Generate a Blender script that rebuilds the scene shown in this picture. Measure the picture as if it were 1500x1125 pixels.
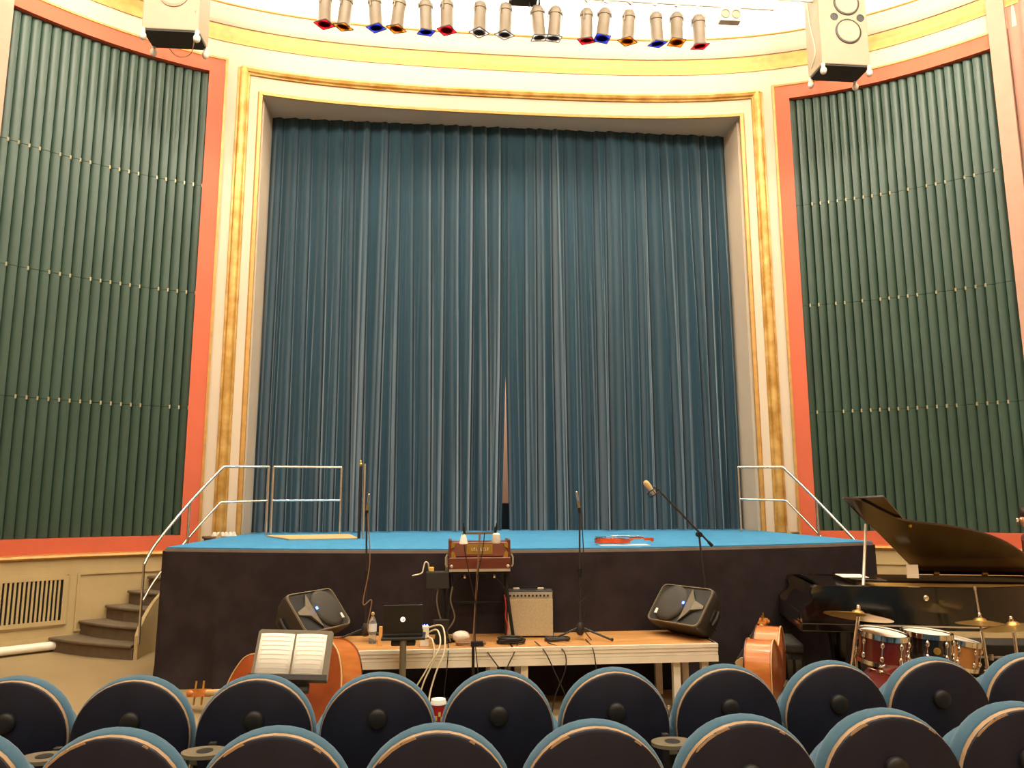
import bpy, math, random
from mathutils import Vector, Matrix
random.seed(7)
SC = bpy.context.scene
COL = SC.collection
for o in list(bpy.data.objects):
    bpy.data.objects.remove(o, do_unlink=True)
R = math.radians
V = Vector
# ------------------------------------------------------------------ camera
PITCH, YAW, ROLL = R(8.8534), R(5.3337), R(0.196)
FPX = 1109.54
CAM = V((-0.974, 0.0, 1.75))
_fw = V((math.sin(YAW)*math.cos(PITCH), math.cos(YAW)*math.cos(PITCH), math.sin(PITCH)))
_rt = V((math.cos(YAW), -math.sin(YAW), 0))
_up = _rt.cross(_fw)
RT = _rt*math.cos(ROLL) - _up*math.sin(ROLL)
UP = _rt*math.sin(ROLL) + _up*math.cos(ROLL)
cd = bpy.data.cameras.new('camera')
cd.sensor_width = 36.0
cd.lens = FPX/1500*36
cam = bpy.data.objects.new('camera', cd)
COL.objects.link(cam)
m = Matrix.Identity(4)
for i in range(3):
    m[i][0], m[i][1], m[i][2], m[i][3] = RT[i], UP[i], -_fw[i], CAM[i]
cam.matrix_world = m
SC.camera = cam
# ------------------------------------------------------------------ world, lights, exposure
w = bpy.data.worlds.new('world'); SC.world = w; w.use_nodes = True
bg = w.node_tree.nodes['Background']
bg.inputs[0].default_value = (1.0, 0.85, 0.65, 1); bg.inputs[1].default_value = 0.08
SC.view_settings.view_transform = 'Standard'
SC.view_settings.look = 'None'
SC.view_settings.gamma = 1
SC.view_settings.use_curve_mapping = False
SC.view_settings.exposure = 0.0
WARM = (1.0, 0.88, 0.70)

def area(name, loc, target, sx, sy, power, col=WARM):
    l = bpy.data.lights.new(name, 'AREA'); l.shape = 'RECTANGLE'
    l.size, l.size_y, l.energy, l.color = sx, sy, power, col
    o = bpy.data.objects.new(name, l); COL.objects.link(o)
    o.location = loc
    o.rotation_euler = (V(target)-V(loc)).to_track_quat('-Z', 'Y').to_euler()
    return o
def wall_y(x):
    return 11.1836 - 0.00785*x*x - 0.000831*x**4
# house lights set in the auditorium ceiling
for x in (-4.2, 0.0, 4.2):
    for y, p in ((2.0, 200), (-3.5, 280)):
        area('house_light', (x, y, 9.66), (x, y+0.01, 0), 2.4, 1.8, p)
# fill lights added out of view to brighten the upper front wall
for x in (-5.0, -1.7, 1.7, 5.0):
    area('wall_fill', (x, 6.4, 9.6), (x*1.05, wall_y(x*1.05), 6.2), 2.4, 1.2, 430)
# cove lights lying behind the cornice lip, shining up on the white cove
for i in range(9):
    x = -5.6 + i*1.4
    area('cove_light', (x, wall_y(x)+0.10, 9.14), (x, wall_y(x)-0.5, 9.75), 1.2, 0.12, 150, (1, .94, .82))
# fill light added behind the curtain, brightens the wall seen in the gap
area('backstage_fill', (0.6, 12.4, 6.5), (0.1, 13.6, 2.0), .6, .6, 320)

# ------------------------------------------------------------------ helpers
def ray(u, v):
    return _fw*FPX + RT*(u-750) + UP*(562.5-v)
def G(u, v, z):
    d = ray(u, v); return CAM + d*((z-CAM.z)/d.z)
def Y(u, v, y):
    d = ray(u, v); return CAM + d*(y/d.y)
def lin(h):
    h = h.lstrip('#')
    c = [int(h[i:i+2], 16)/255 for i in (0, 2, 4)]
    return tuple(((x+.055)/1.055)**2.4 if x > .04045 else x/12.92 for x in c)

MATS = {}
def mat(name, col, rough=.6, metal=0.0, var=.12, scale=6.0, bump=0.0, bscale=60.0, sheen=0.0,
        emit=None, estr=0.0, alpha=1.0, trans=0.0, coat=0.0, spec=.5, stretch=None, col2=None, thr=None):
    if isinstance(col, str): col = lin(col)
    m = bpy.data.materials.new(name); m.use_nodes = True
    nt = m.node_tree; b = nt.nodes['Principled BSDF']
    tc = nt.nodes.new('ShaderNodeTexCoord')
    mp = nt.nodes.new('ShaderNodeMapping')
    nt.links.new(tc.outputs['Object'], mp.inputs[0])
    if stretch: mp.inputs['Scale'].default_value = stretch
    nz = nt.nodes.new('ShaderNodeTexNoise'); nz.inputs['Scale'].default_value = scale; nz.inputs['Detail'].default_value = 4
    nt.links.new(mp.outputs[0], nz.inputs[0])
    rp = nt.nodes.new('ShaderNodeValToRGB')
    if col2 is not None:
        if isinstance(col2, str): col2 = lin(col2)
        lo, hi = col, col2
        t = thr or (.35, .65)
        rp.color_ramp.elements[0].position, rp.color_ramp.elements[1].position = t
    else:
        lo = tuple(max(0, c*(1-var)) for c in col); hi = tuple(min(1, c*(1+var)) for c in col)
        rp.color_ramp.elements[0].position, rp.color_ramp.elements[1].position = .3, .7
    rp.color_ramp.elements[0].color = (*lo, 1); rp.color_ramp.elements[1].color = (*hi, 1)
    nt.links.new(nz.outputs[0], rp.inputs[0]); nt.links.new(rp.outputs[0], b.inputs['Base Color'])
    b.inputs['Roughness'].default_value = rough; b.inputs['Metallic'].default_value = metal
    b.inputs['Specular IOR Level'].default_value = spec
    if sheen:
        b.inputs['Sheen Weight'].default_value = sheen; b.inputs['Sheen Roughness'].default_value = .45
        b.inputs['Sheen Tint'].default_value = (*[min(1, .52+2.6*q) for q in col], 1)
    if coat: b.inputs['Coat Weight'].default_value = coat; b.inputs['Coat Roughness'].default_value = .12
    if trans: b.inputs['Transmission Weight'].default_value = trans
    if alpha < 1: b.inputs['Alpha'].default_value = alpha
    if emit:
        b.inputs['Emission Color'].default_value = (*emit, 1); b.inputs['Emission Strength'].default_value = estr
    if bump:
        bz = nt.nodes.new('ShaderNodeTexNoise'); bz.inputs['Scale'].default_value = bscale
        nt.links.new(mp.outputs[0], bz.inputs[0])
        bp = nt.nodes.new('ShaderNodeBump'); bp.inputs['Strength'].default_value = bump; bp.inputs['Distance'].default_value = .01
        nt.links.new(bz.outputs[0], bp.inputs['Height']); nt.links.new(bp.outputs[0], b.inputs['Normal'])
    MATS[name] = m
    return m

T = Matrix.Translation
def ident(): return Matrix.Identity(4)
def basis(x, y, z, o=(0, 0, 0)):
    x, y, z = V(x).normalized(), V(y).normalized(), V(z).normalized()
    m = Matrix.Identity(4)
    for i in range(3):
        m[i][0], m[i][1], m[i][2], m[i][3] = x[i], y[i], z[i], o[i]
    return m
def align(p0, p1):
    z = (V(p1)-V(p0)).normalized()
    a = V((1, 0, 0)) if abs(z.x) < .9 else V((0, 1, 0))
    x = a.cross(z).normalized(); y = z.cross(x)
    return basis(x, y, z, p0)

WM = {}          # world matrix of each object
class MB:
    def __init__(s): s.v = []; s.f = []
    def add(s, vs, fs, m=None):
        n = len(s.v)
        s.v += [(m @ V(p)) if m is not None else V(p) for p in vs]
        s.f += [tuple(i+n for i in f) for f in fs]
        return s
    def box(s, c, d, m=None):
        cx, cy, cz = c; a, b, h = d[0]/2, d[1]/2, d[2]/2
        vs = [(cx+i*a, cy+j*b, cz+k*h) for k in (-1, 1) for j in (-1, 1) for i in (-1, 1)]
        return s.add(vs, [(0, 2, 3, 1), (4, 5, 7, 6), (0, 1, 5, 4), (2, 6, 7, 3), (0, 4, 6, 2), (1, 3, 7, 5)], m)
    def lathe(s, prof, n=16, m=None, cap=True):
        vs = []; fs = []
        for r, z in prof:
            for i in range(n):
                a = 2*math.pi*i/n; vs.append((r*math.cos(a), r*math.sin(a), z))
        k = len(prof)
        for j in range(k-1):
            for i in range(n):
                i2 = (i+1) % n
                fs.append((j*n+i, j*n+i2, (j+1)*n+i2, (j+1)*n+i))
        if cap:
            fs.append(tuple(reversed(range(n)))); fs.append(tuple((k-1)*n+i for i in range(n)))
        return s.add(vs, fs, m)
    def cyl(s, p0, p1, r0, r1=None, n=10):
        L = (V(p1)-V(p0)).length
        return s.lathe([(r0, 0), (r0 if r1 is None else r1, L)], n, align(p0, p1))
    def sphere(s, c, r, n=10, sc=(1, 1, 1)):
        k = 6; prof = [(max(1e-4, r*math.sin(math.pi*i/k)), -r*math.cos(math.pi*i/k)) for i in range(k+1)]
        return s.lathe(prof, n, Matrix.Translation(V(c)) @ Matrix.Diagonal((*sc, 1)))
    def tube(s, path, r, n=6, closed=False):
        P = [V(p) for p in path]; k = len(P); vs = []; fs = []
        rs = r if isinstance(r, (list, tuple)) else [r]*k
        ref = None
        for i in range(k):
            if closed: t = P[(i+1) % k]-P[i-1]
            else: t = P[min(i+1, k-1)]-P[max(i-1, 0)]
            t.normalize()
            if ref is None:
                ref = V((0, 0, 1)) if abs(t.z) < .9 else V((1, 0, 0))
            x = (ref - t*ref.dot(t))
            if x.length < 1e-4: x = t.orthogonal()
            x.normalize(); ref = x; y = t.cross(x)
            for j in range(n):
                a = 2*math.pi*j/n; vs.append(P[i]+x*(rs[i]*math.cos(a))+y*(rs[i]*math.sin(a)))
        for i in range(k if closed else k-1):
            i2 = (i+1) % k
            for j in range(n):
                j2 = (j+1) % n
                fs.append((i*n+j, i*n+j2, i2*n+j2, i2*n+j))
        if not closed:
            fs.append(tuple(reversed(range(n)))); fs.append(tuple((k-1)*n+j for j in range(n)))
        return s.add(vs, fs)
    def prism(s, out, z0, z1, m=None):
        n = len(out)
        ar = sum(out[i][0]*out[(i+1) % n][1]-out[(i+1) % n][0]*out[i][1] for i in range(n))
        if ar < 0: out = list(reversed(out))
        vs = [(x, y, z0) for x, y in out]+[(x, y, z1) for x, y in out]
        fs = [tuple(reversed(range(n))), tuple(range(n, 2*n))]
        fs += [(i, (i+1) % n, n+(i+1) % n, n+i) for i in range(n)]
        return s.add(vs, fs, m)
    def loft(s, rings, cap=True):
        n = len(rings[0]); vs = [p for r in rings for p in r]; fs = []
        for j in range(len(rings)-1):
            for i in range(n):
                i2 = (i+1) % n
                fs.append((j*n+i, j*n+i2, (j+1)*n+i2, (j+1)*n+i))
        if cap:
            fs.append(tuple(reversed(range(n)))); fs.append(tuple((len(rings)-1)*n+i for i in range(n)))
        return s.add(vs, fs)
    def grid(s, fn, nu, nv):
        vs = [fn(i/nu, j/nv) for j in range(nv+1) for i in range(nu+1)]
        fs = [(j*(nu+1)+i, j*(nu+1)+i+1, (j+1)*(nu+1)+i+1, (j+1)*(nu+1)+i) for j in range(nv) for i in range(nu)]
        return s.add(vs, fs)
    def build(s, name, m, parent=None, smooth=None, bev=0, world=False, solid=0, seg=2, recalc=False):
        me = bpy.data.meshes.new(name)
        vs = s.v
        if world and parent is not None:
            inv = WM[parent.name].inverted(); vs = [inv @ p for p in vs]
        me.from_pydata([tuple(p) for p in vs], [], s.f); me.validate(); me.update()
        if recalc:
            import bmesh
            bm = bmesh.new(); bm.from_mesh(me); bmesh.ops.recalc_face_normals(bm, faces=bm.faces); bm.to_mesh(me); bm.free()
        me.materials.append(MATS[m] if isinstance(m, str) else m)
        o = bpy.data.objects.new(name, me); COL.objects.link(o)
        if parent is not None: o.parent = parent
        WM[o.name] = WM[parent.name].copy() if parent is not None else ident()
        if smooth is not None:
            for p in me.polygons: p.use_smooth = True
            me.set_sharp_from_angle(angle=R(smooth))
        if solid:
            md = o.modifiers.new('solid', 'SOLIDIFY'); md.thickness = solid; md.offset = 0
        if bev:
            md = o.modifiers.new('bevel', 'BEVEL'); md.width = bev; md.segments = seg; md.limit_method = 'ANGLE'; md.angle_limit = R(40)
        return o

def tag(o, label, cat=None, group=None, kind=None):
    o['label'] = label
    if cat: o['category'] = cat
    if group: o['group'] = group
    if kind: o['kind'] = kind
    return o
def struct(o, label=None):
    o['kind'] = 'structure'
    if label: o['label'] = label
    return o
def thing(name, label, cat, loc=(0, 0, 0), rz=0, group=None, mtx=None):
    o = bpy.data.objects.new(name, None); COL.objects.link(o)
    o.empty_display_size = .1
    mt = mtx if mtx is not None else Matrix.Translation(V(loc)) @ Matrix.Rotation(rz, 4, 'Z')
    o.matrix_basis = mt; WM[o.name] = mt.copy()
    return tag(o, label, cat, group)
def copy_tree(o, parent=None, mtx=None):
    c = o.copy(); COL.objects.link(c)
    if parent is not None: c.parent = parent; WM[c.name] = WM[parent.name].copy()
    if mtx is not None: c.matrix_basis = mtx; WM[c.name] = mtx.copy()
    for ch in [q for q in bpy.data.objects if q.parent == o]:
        copy_tree(ch, c)
    return c
def spline(pts, k=8):
    P = [V(p) for p in pts]; out = []
    for i in range(len(P)-1):
        p0, p1, p2, p3 = P[max(i-1, 0)], P[i], P[i+1], P[min(i+2, len(P)-1)]
        for j in range(k):
            t = j/k
            out.append(.5*((2*p1)+(p2-p0)*t+(2*p0-5*p1+4*p2-p3)*t*t+(3*p1-p0-3*p2+p3)*t**3))
    out.append(P[-1]); return out

# ------------------------------------------------------------------ materials
mat('cream', '#C8B8A2', .75, var=.03, scale=2, bump=.05, bscale=30)
mat('cream_dimmed', '#B29D70', .7, var=.05, scale=3, bump=.05, bscale=40)  # same cream paint, with the dimmer light low down put into the colour
mat('white_plaster', '#F4EFE4', .9, var=.02)
mat('gold', '#B88C4A', .42, metal=.25, var=.15, scale=9, bump=.15, bscale=25)
mat('gold_leaf', '#A87C34', .40, metal=.35, scale=5, bump=.35, bscale=18, col2='#D2AC66', thr=(.35, .7))
mat('red_frame', '#C25A3A', .65, var=.05, scale=2)
mat('slat_green', '#30463A', .42, var=.14, scale=1.6, stretch=(1, 1, .5), spec=.45)
mat('louvre_dark', '#10140f', .9)
mat('clip_metal', '#C9C2A0', .4, metal=.5)
mat('pink_drape', '#A87C6A', .85, var=.05, sheen=.2)
mat('pink_pilaster', '#B78E7A', .8, var=.04)
mat('velvet', '#1B3744', .8, var=.10, scale=3, sheen=.8, stretch=(1, 1, .15), spec=.2)
mat('carpet_blue', '#4487B2', .95, var=.08, scale=8, bump=.3, bscale=250, spec=.1)
mat('stage_edge', '#85786E', .6)
mat('skirt', '#332C2E', .95, var=.2, scale=4, bump=.3, bscale=120, spec=.1)
mat('floor_mat', '#96825E', .55, var=.07, scale=1.2, spec=.35, bump=.03, bscale=80)
mat('side_wall', '#B99A74', .85)
mat('step_grey', '#6C5F4D', .95, var=.08, scale=10, bump=.3, bscale=200, spec=.1)
mat('steel', '#D8D0C0', .25, metal=.9, var=.05)
mat('chrome', '#E8E4DA', .12, metal=1.0, var=.03)
mat('black', '#121110', .5, var=.2)
mat('black_plastic', '#2A2723', .55, var=.12, bump=.1, bscale=200)
mat('grille', '#3A362E', .7, var=.1, bump=.4, bscale=400)
mat('black_gloss', '#0B0908', .12, var=.2, coat=.8)
mat('lid_brown', '#1E0F08', .22, var=.3, scale=2, coat=.5)
mat('seat_blue', '#46667A', .9, var=.06, scale=12, bump=.25, bscale=300, sheen=.3, spec=.15)
mat('seat_shell', '#0A0F22', .5, var=.35, scale=2.5, stretch=(4, 1, .6), spec=.4)
mat('ply_edge', '#A88A66', .5, var=.15, scale=14)
mat('rubber', '#141414', .5)
mat('bare_wood', '#E0A85C', .5)
mat('riser_top', '#BE8A50', .45, var=.15, scale=3, stretch=(.6, 5, 1))
mat('alu', '#F4ECD8', .5, metal=.15, var=.05)
mat('beige_board', '#C9B07C', .7)
mat('bass_wood', '#8A3A14', .28, scale=5, stretch=(1, 1, 6), coat=.6, col2='#A8501E', thr=(.3, .7))
mat('bass_rib', '#B4642A', .28, scale=5, stretch=(4, 4, 1), coat=.6, col2='#C97F3E', thr=(.3, .7))
mat('ebony', '#15100C', .4)
mat('maple', '#D0B27A', .45)
mat('violin_wood', '#C0481A', .25, coat=.7, var=.2, scale=12)
mat('harm_wood', '#5E2A18', .35, scale=4, stretch=(1, 6, 6), coat=.4, col2='#763820', thr=(.3, .7))
mat('brass', '#C9A24A', .35, metal=.8)
mat('silver_trim', '#CFC4AE', .35, metal=.5)
mat('paper', '#F2EEE0', .8, var=.02)
mat('ink', '#CFC8B6', .9)
mat('stand_grey', '#6E6550', .5, var=.05)
mat('amp_cloth', '#BFB08C', .9, var=.1, scale=60, bump=.3, bscale=300)
mat('amp_tolex', '#26231F', .7, bump=.3, bscale=250)
mat('laptop_dark', '#2F2D26', .45, metal=.3)
mat('logo_white', '#FFFFFF', .4, emit=(1, 1, 1), estr=.6)
mat('led_blue', '#3050FF', .4, emit=(.1, .2, 1), estr=6)
mat('led_red', '#FF3020', .4, emit=(1, .1, .05), estr=2)
mat('badge', '#DADAD2', .4)
mat('bottle_clear', '#E6F0F4', .08, trans=.85, var=.01)
mat('bottle_label', '#DDE6EC', .5)
mat('white_plastic', '#ECE6D4', .4, var=.03)
mat('white_cable', '#DDD2B2', .5)
mat('black_cable', '#1A1714', .55)
mat('brown_cable', '#8A6A48', .55)
mat('red_cable', '#C22A24', .5)
mat('tissue', '#EFE0CE', .95, bump=.8, bscale=25)
mat('yellow_tape', '#E8C050', .6)
mat('cup_red', '#C6281E', .5, var=.1)
mat('cup_print', '#E8C86A', .5)
mat('drum_red', '#6A1A12', .25, var=.25, scale=5, coat=.6)
mat('drum_black', '#14100E', .2, coat=.6)
mat('drum_wood', '#C08444', .35, var=.12, coat=.3)
mat('drum_head', '#EDE6DA', .6, var=.03)
mat('drum_head_dark', '#26221C', .5)
mat('cymbal', '#BE9A56', .3, metal=.85, scale=3, var=.15)
mat('speaker_beige', '#8E8069', .6, var=.04)
mat('cone', '#A08F76', .7, var=.05)
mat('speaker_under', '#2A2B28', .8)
mat('wrap_white', '#CFC6B6', .6)
mat('can_grey', '#6A5D4C', .5, metal=.15, var=.06)
mat('frame_dark', '#2B2620', .6)
def gel(n, c):
    m = mat(n, c, .3, var=.02); nt = m.node_tree; b = nt.nodes['Principled BSDF']
    tr = nt.nodes.new('ShaderNodeBsdfTransparent'); tr.inputs[0].default_value = (*lin(c), 1)
    mx = nt.nodes.new('ShaderNodeMixShader'); mx.inputs[0].default_value = .6
    tl_ = nt.nodes.new('ShaderNodeBsdfTranslucent'); tl_.inputs[0].default_value = (*lin(c), 1)
    nt.links.new(tl_.outputs[0], mx.inputs[1]); nt.links.new(tr.outputs[0], mx.inputs[2])
    nt.links.new(mx.outputs[0], nt.nodes['Material Output'].inputs[0])
for n, c in (('gel_red', '#FF6A80'), ('gel_orange', '#FFC060'), ('gel_blue', '#7C88FF'), ('gel_clear', '#F4F4FA')):
    gel(n, c)
mat('foam', '#EDE6D6', .9)
mat('skin', '#C58F6C', .55, var=.04)
mat('hair', '#2A1B12', .5, var=.3, scale=30)
mat('shirt', '#5A2622', .9)
mat('trousers', '#1C1D24', .9)
mat('white_cover', '#E9E0CE', .9)

# ------------------------------------------------------------------ room shell
def off_pt(x, off, z):
    """point on the curved front wall, moved 'off' metres into the room along the wall normal"""
    s = -0.0157*x - 0.003324*x**3
    n = V((s, -1, 0)).normalized()
    return V((x, wall_y(x), z)) + n*off
def sweep(mb, prof, x0, x1, n=24):
    rings = [[off_pt(x0+(x1-x0)*i/n, o, z) for o, z in prof] for i in range(n+1)]
    return mb.loft(rings)
def slab(mb, x0, x1, z0, z1, o0, o1, n=None):
    n = n or max(1, int(abs(x1-x0)/.25))
    return sweep(mb, [(o0, z0), (o1, z0), (o1, z1), (o0, z1)], x0, x1, n)

FX = 6.69      # outer end of the louvre panels
mb = MB(); mb.box((0, 3, -.1), (16, 24, .2)); struct(mb.build('floor', 'floor_mat'), 'beige floor of the hall')
mb = MB(); mb.box((0, 1.2, .02), (16, 4.6, .04)); struct(mb.build('floor_step', 'floor_mat'))
mb = MB(); mb.box((0, 3, 9.85), (16, 24, .2)); struct(mb.build('ceiling', 'white_plaster'), 'white ceiling')
for s in (-1, 1):
    mb = MB(); mb.box((s*7.75, 2.5, 4.9), (.2, 13.4, 9.8))
    struct(mb.build('wall_left' if s < 0 else 'wall_right', 'side_wall'))
mb = MB(); mb.box((0, -6.2, 4.9), (16, .2, 9.8)); struct(mb.build('wall_back', 'side_wall'))
# front wall
mb = MB()
P1, P2, P4 = 3.722, 3.925, 4.239
slab(mb, -FX-.9, FX+.9, 8.257, 9.1, 0, -.28, 50)
slab(mb, -P4, P4, 7.837, 8.257, 0, -.28, 34)
for s in (-1, 1):
    slab(mb, s*P1, s*P4, 1.0, 7.837, 0, -.28, 4)
    slab(mb, s*(6.5 if s < 0 else FX), s*(FX+.9), 1.08, 8.257, -.06, -.28, 4)
struct(mb.build('wall_front', 'cream', recalc=True), 'cream curved wall around the stage opening')
for s in (-1, 1):
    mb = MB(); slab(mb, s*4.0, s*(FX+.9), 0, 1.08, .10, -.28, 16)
    struct(mb.build('wall_lower_left' if s < 0 else 'wall_lower_right', 'cream_dimmed', recalc=True), 'cream lower wall under the slatted panel, coloured for dim light')
# cove recess above the cornice
mb = MB()
sweep(mb, [(-.62, 9.0), (-.8, 9.0), (-.8, 9.8), (-.62, 9.8)], -FX-.9, FX+.9, 40)
sweep(mb, [(-.2, 9.02), (-.8, 9.02), (-.8, 9.1), (-.2, 9.1)], -FX-.9, FX+.9, 40)
struct(mb.build('wall_cove', 'white_plaster', recalc=True), 'brightly lit white cove above the cornice')
# reveal of the opening (jambs and soffit)
mb = MB()
for s in (-1, 1):
    mb.box((s*(P1+.094), 11.55, 4.4), (.2, 1.0, 6.9))
n = 34
rings = []
for i in range(n+1):
    x = -P1 + 2*P1*i/n
    rings.append([(x, wall_y(x)+.004, 7.831), (x, 12.2, 7.831), (x, 12.2, 8.1), (x, wall_y(x)+.004, 8.1)])
mb.loft(rings)
struct(mb.build('trim_reveal', 'cream', recalc=True))
# backstage
mb = MB(); mb.box((0, 13.9, 4.2), (10, .1, 8.4)); struct(mb.build('wall_backstage', 'pink_pilaster'))
mb = MB(); mb.box((0, 12.6, .6), (8.4, 3.0, 1.2)); struct(mb.build('floor_backstage', 'black'))
mb = MB(); mb.box((0, 12.7, 9.0), (12, 2.2, .1)); struct(mb.build('ceiling_backstage', 'black'))
mb = MB()
for s in (-1, 1): mb.box((s*5.0, 12.6, 4.4), (.1, 2.6, 8.8))
struct(mb.build('wall_wings', 'black'))
# cornice
mb = MB()
sweep(mb, [(-.05, 8.81), (.07, 8.815), (.10, 8.86), (.115, 8.93), (.13, 9.02), (.15, 9.06), (.15, 9.085), (-.1, 9.085)], -FX-.8, FX+.8, 60)
struct(mb.build('trim_1', 'cream', smooth=35, recalc=True), 'cream cornice fascia')
mb = MB()
sweep(mb, [(-.02, 8.575), (.015, 8.575), (.02, 8.60), (.01, 8.64), (.02, 8.72), (.05, 8.79), (.05, 8.812), (-.02, 8.812)], -FX-.8, FX+.8, 60)
struct(mb.build('trim_2', 'gold', smooth=35, recalc=True), 'wide gold band under the cornice')
mb = MB()
sweep(mb, [(0, 9.085), (.16, 9.085), (.17, 9.10), (.16, 9.125), (0, 9.125)], -FX-.8, FX+.8, 60)
struct(mb.build('trim_3', 'gold', smooth=35, recalc=True), 'thin gold bead on top of the cornice')
# outer gold moulding of the proscenium
mb = MB()
pr = [(0, 8.11), (.03, 8.11), (.035, 8.125), (.025, 8.135), (.055, 8.15), (.07, 8.19), (.055, 8.225), (0, 8.235)]
sweep(mb, pr, -P2-.1, P2+.1, 40)
for s in (-1, 1):
    pv = [(P2-.03, 0), (P2-.02, .035), (P2, .03), (P2+.02, .06), (P2+.06, .075), (P2+.10, .06), (P2+.115, .03), (P2+.14, .025), (P2+.145, 0)]
    mb.loft([[off_pt(s*x, o, z) for x, o in pv] for z in (1.3, 8.2)])
struct(mb.build('trim_4', 'gold_leaf', smooth=40, recalc=True), 'gilded leaf moulding around the proscenium')
# inner gold bead
mb = MB()
sweep(mb, [(-.01, 7.825), (.02, 7.825), (.025, 7.85), (.02, 7.87), (-.01, 7.87)], -P1-.03, P1+.03, 40)
for s in (-1, 1):
    mb.loft([[off_pt(s*(P1+x), o, z) for x, o in ((-.012, 0), (-.005, .022), (.04, .025), (.055, .012), (.06, 0))] for z in (1.316, 7.87)])
struct(mb.build('trim_5', 'gold', smooth=40, recalc=True), 'thin gold bead on the edge of the opening')
# ------------------------------------------------------------------ louvre panels
ZI0, ZI1, ZO0, ZO1 = 1.325, 8.04, 1.13, 8.257
XI = 4.445
for s in (-1, 1):
    FE = 6.5 if s < 0 else FX
    side = 'steps with the white pipe' if s < 0 else 'grand piano'
    t = thing('louvre_panel', 'tall green slatted wall panel in an orange-red frame beside the ' + side, 'wall panel', off_pt(s*5.5, 0, ZO0), group=None)
    mb = MB()
    slab(mb, s*P4, s*XI, ZO0, ZO1, .035, -.22, 2)
    slab(mb, s*XI, s*FE, ZI1, ZO1, .035, -.22, 12)
    slab(mb, s*XI, s*FE, ZO0, ZI0, .035, -.22, 12)
    mb.build('frame', 'red_frame', t, world=True, recalc=True)
    mb = MB()
    slab(mb, s*(P4-.035), s*P4, ZO0, ZO1+.03, .045, -.05, 1)
    slab(mb, s*P4, s*FE, ZO1, ZO1+.03, .045, -.05, 12)
    mb.build('gold_edge', 'gold', t, world=True, recalc=True)
    mb = MB(); slab(mb, s*(XI-.1), s*FE, ZI0-.1, ZI1+.1, -.2, -.22, 12)
    mb.build('backing', 'louvre_dark', t, world=True, recalc=True)
    # slats: each one curved, its inner edge standing proud of the next
    L = 0; xs = [XI+.012]
    N = 21 if s < 0 else 23
    arc = [XI + (FE-XI)*i/400 for i in range(401)]
    cum = [0]
    for i in range(400):
        cum.append(cum[-1] + (off_pt(arc[i+1], 0, 0)-off_pt(arc[i], 0, 0)).length)
    def at_len(d):
        for i in range(400):
            if cum[i+1] >= d: return arc[i] + (arc[i+1]-arc[i])*(d-cum[i])/(cum[i+1]-cum[i])
        return arc[-1]
    pitch = cum[-1]/N
    zbreak = [ZI0+.005, 3.05, 4.68, 6.28, ZI1-.005]
    clips = [MB(), MB(), MB()]
    for k in range(N):
        x = at_len((k+.5)*pitch)
        c = off_pt(s*x, -.07, 0); c0 = off_pt(s*(x+.01), -.07, 0)
        tdir = (c0-c).normalized(); ndir = (off_pt(s*x, 1, 0)-off_pt(s*x, 0, 0)).normalized()
        ang = R(27 + random.uniform(-2.5, 2.5))
        e = (tdir*math.cos(ang) - ndir*math.sin(ang)); f = (ndir*math.cos(ang) + tdir*math.sin(ang))
        w2 = pitch*.60
        sec = []
        for q in range(7):
            a = -1+2*q/6
            sec.append(e*(a*w2) + f*(.030*(1-a*a)))
        sec2 = [p - f*.008 for p in reversed(sec)]
        mb = MB()
        for i in range(4):
            z0, z1 = zbreak[i]+(.003 if i else 0), zbreak[i+1]-(.003 if i < 3 else 0)
            mb.loft([[c + p + V((0, 0, z)) for p in sec+sec2] for z in (z0, z1)])
        mb.build('slat', 'slat_green', t, smooth=40, world=True, recalc=True)
        for i in range(3):
            if random.random() < .8:
                p = c + e*(-w2) + f*.004; p.z = zbreak[i+1]
                clips[i].box((0, 0, 0), (.016, .016, .05), Matrix.Translation(p))
    for i in range(3):
        clips[i].build('clip_row', 'clip_metal', t, world=True)['kind'] = 'stuff'
    # gold ledge under the panel
    mb = MB(); sweep(mb, [(.0, 1.08), (.13, 1.08), (.15, 1.10), (.14, 1.125), (.05, 1.135), (0, 1.135)], s*3.98, s*FE, 14)
    struct(mb.build('trim_6' if s < 0 else 'trim_7', 'gold', recalc=True), 'gold ledge under the slatted panel')
    # pilaster and drape at the outer end
    mb = MB(); slab(mb, s*FE, s*(FE+.14), 0, 9.0, .09, -.1, 1)
    struct(mb.build('trim_8' if s < 0 else 'trim_9', 'pink_pilaster', recalc=True), 'pinkish pilaster at the end of the slatted panel')
    def dr(u, v, s=s):
        x = FE+.13 + .75*u; y = (9.0 if s > 0 else 9.15) - 2.6*u
        return V((s*(x + .07*math.sin(u*34+.4*math.sin(v*3))), y, .05+8.95*v))
    mb = MB(); mb.grid(dr, 90, 6)
    tag(mb.build('wall_drape', 'pink_drape', smooth=80, solid=.01), 'dusty pink wall drape hanging beside the slatted panel near the ' + side, 'drape')
    # lower wall: panel mouldings
    mb = MB()
    def fr(x0, x1, z0, z1):
        for a, b, c, d in ((x0, x1, z1-.025, z1), (x0, x1, z0, z0+.025), (x0, x0+.025, z0, z1), (x1-.025, x1, z0, z1)):
            slab(mb, s*a, s*b, c, d, .118, .09, max(1, int((b-a)/.2)))
    fr(4.2, 5.50, .2, .90); fr(5.60, FE-.03, .28, .90)
    struct(mb.build('trim_10' if s < 0 else 'trim_11', 'cream_dimmed', recalc=True))
    mb = MB(); slab(mb, s*4.2, s*(FE+.4), 0, .16, .125, .09, 14)
    struct(mb.build('baseboard_left' if s < 0 else 'baseboard_right', 'cream_dimmed', recalc=True))
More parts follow.
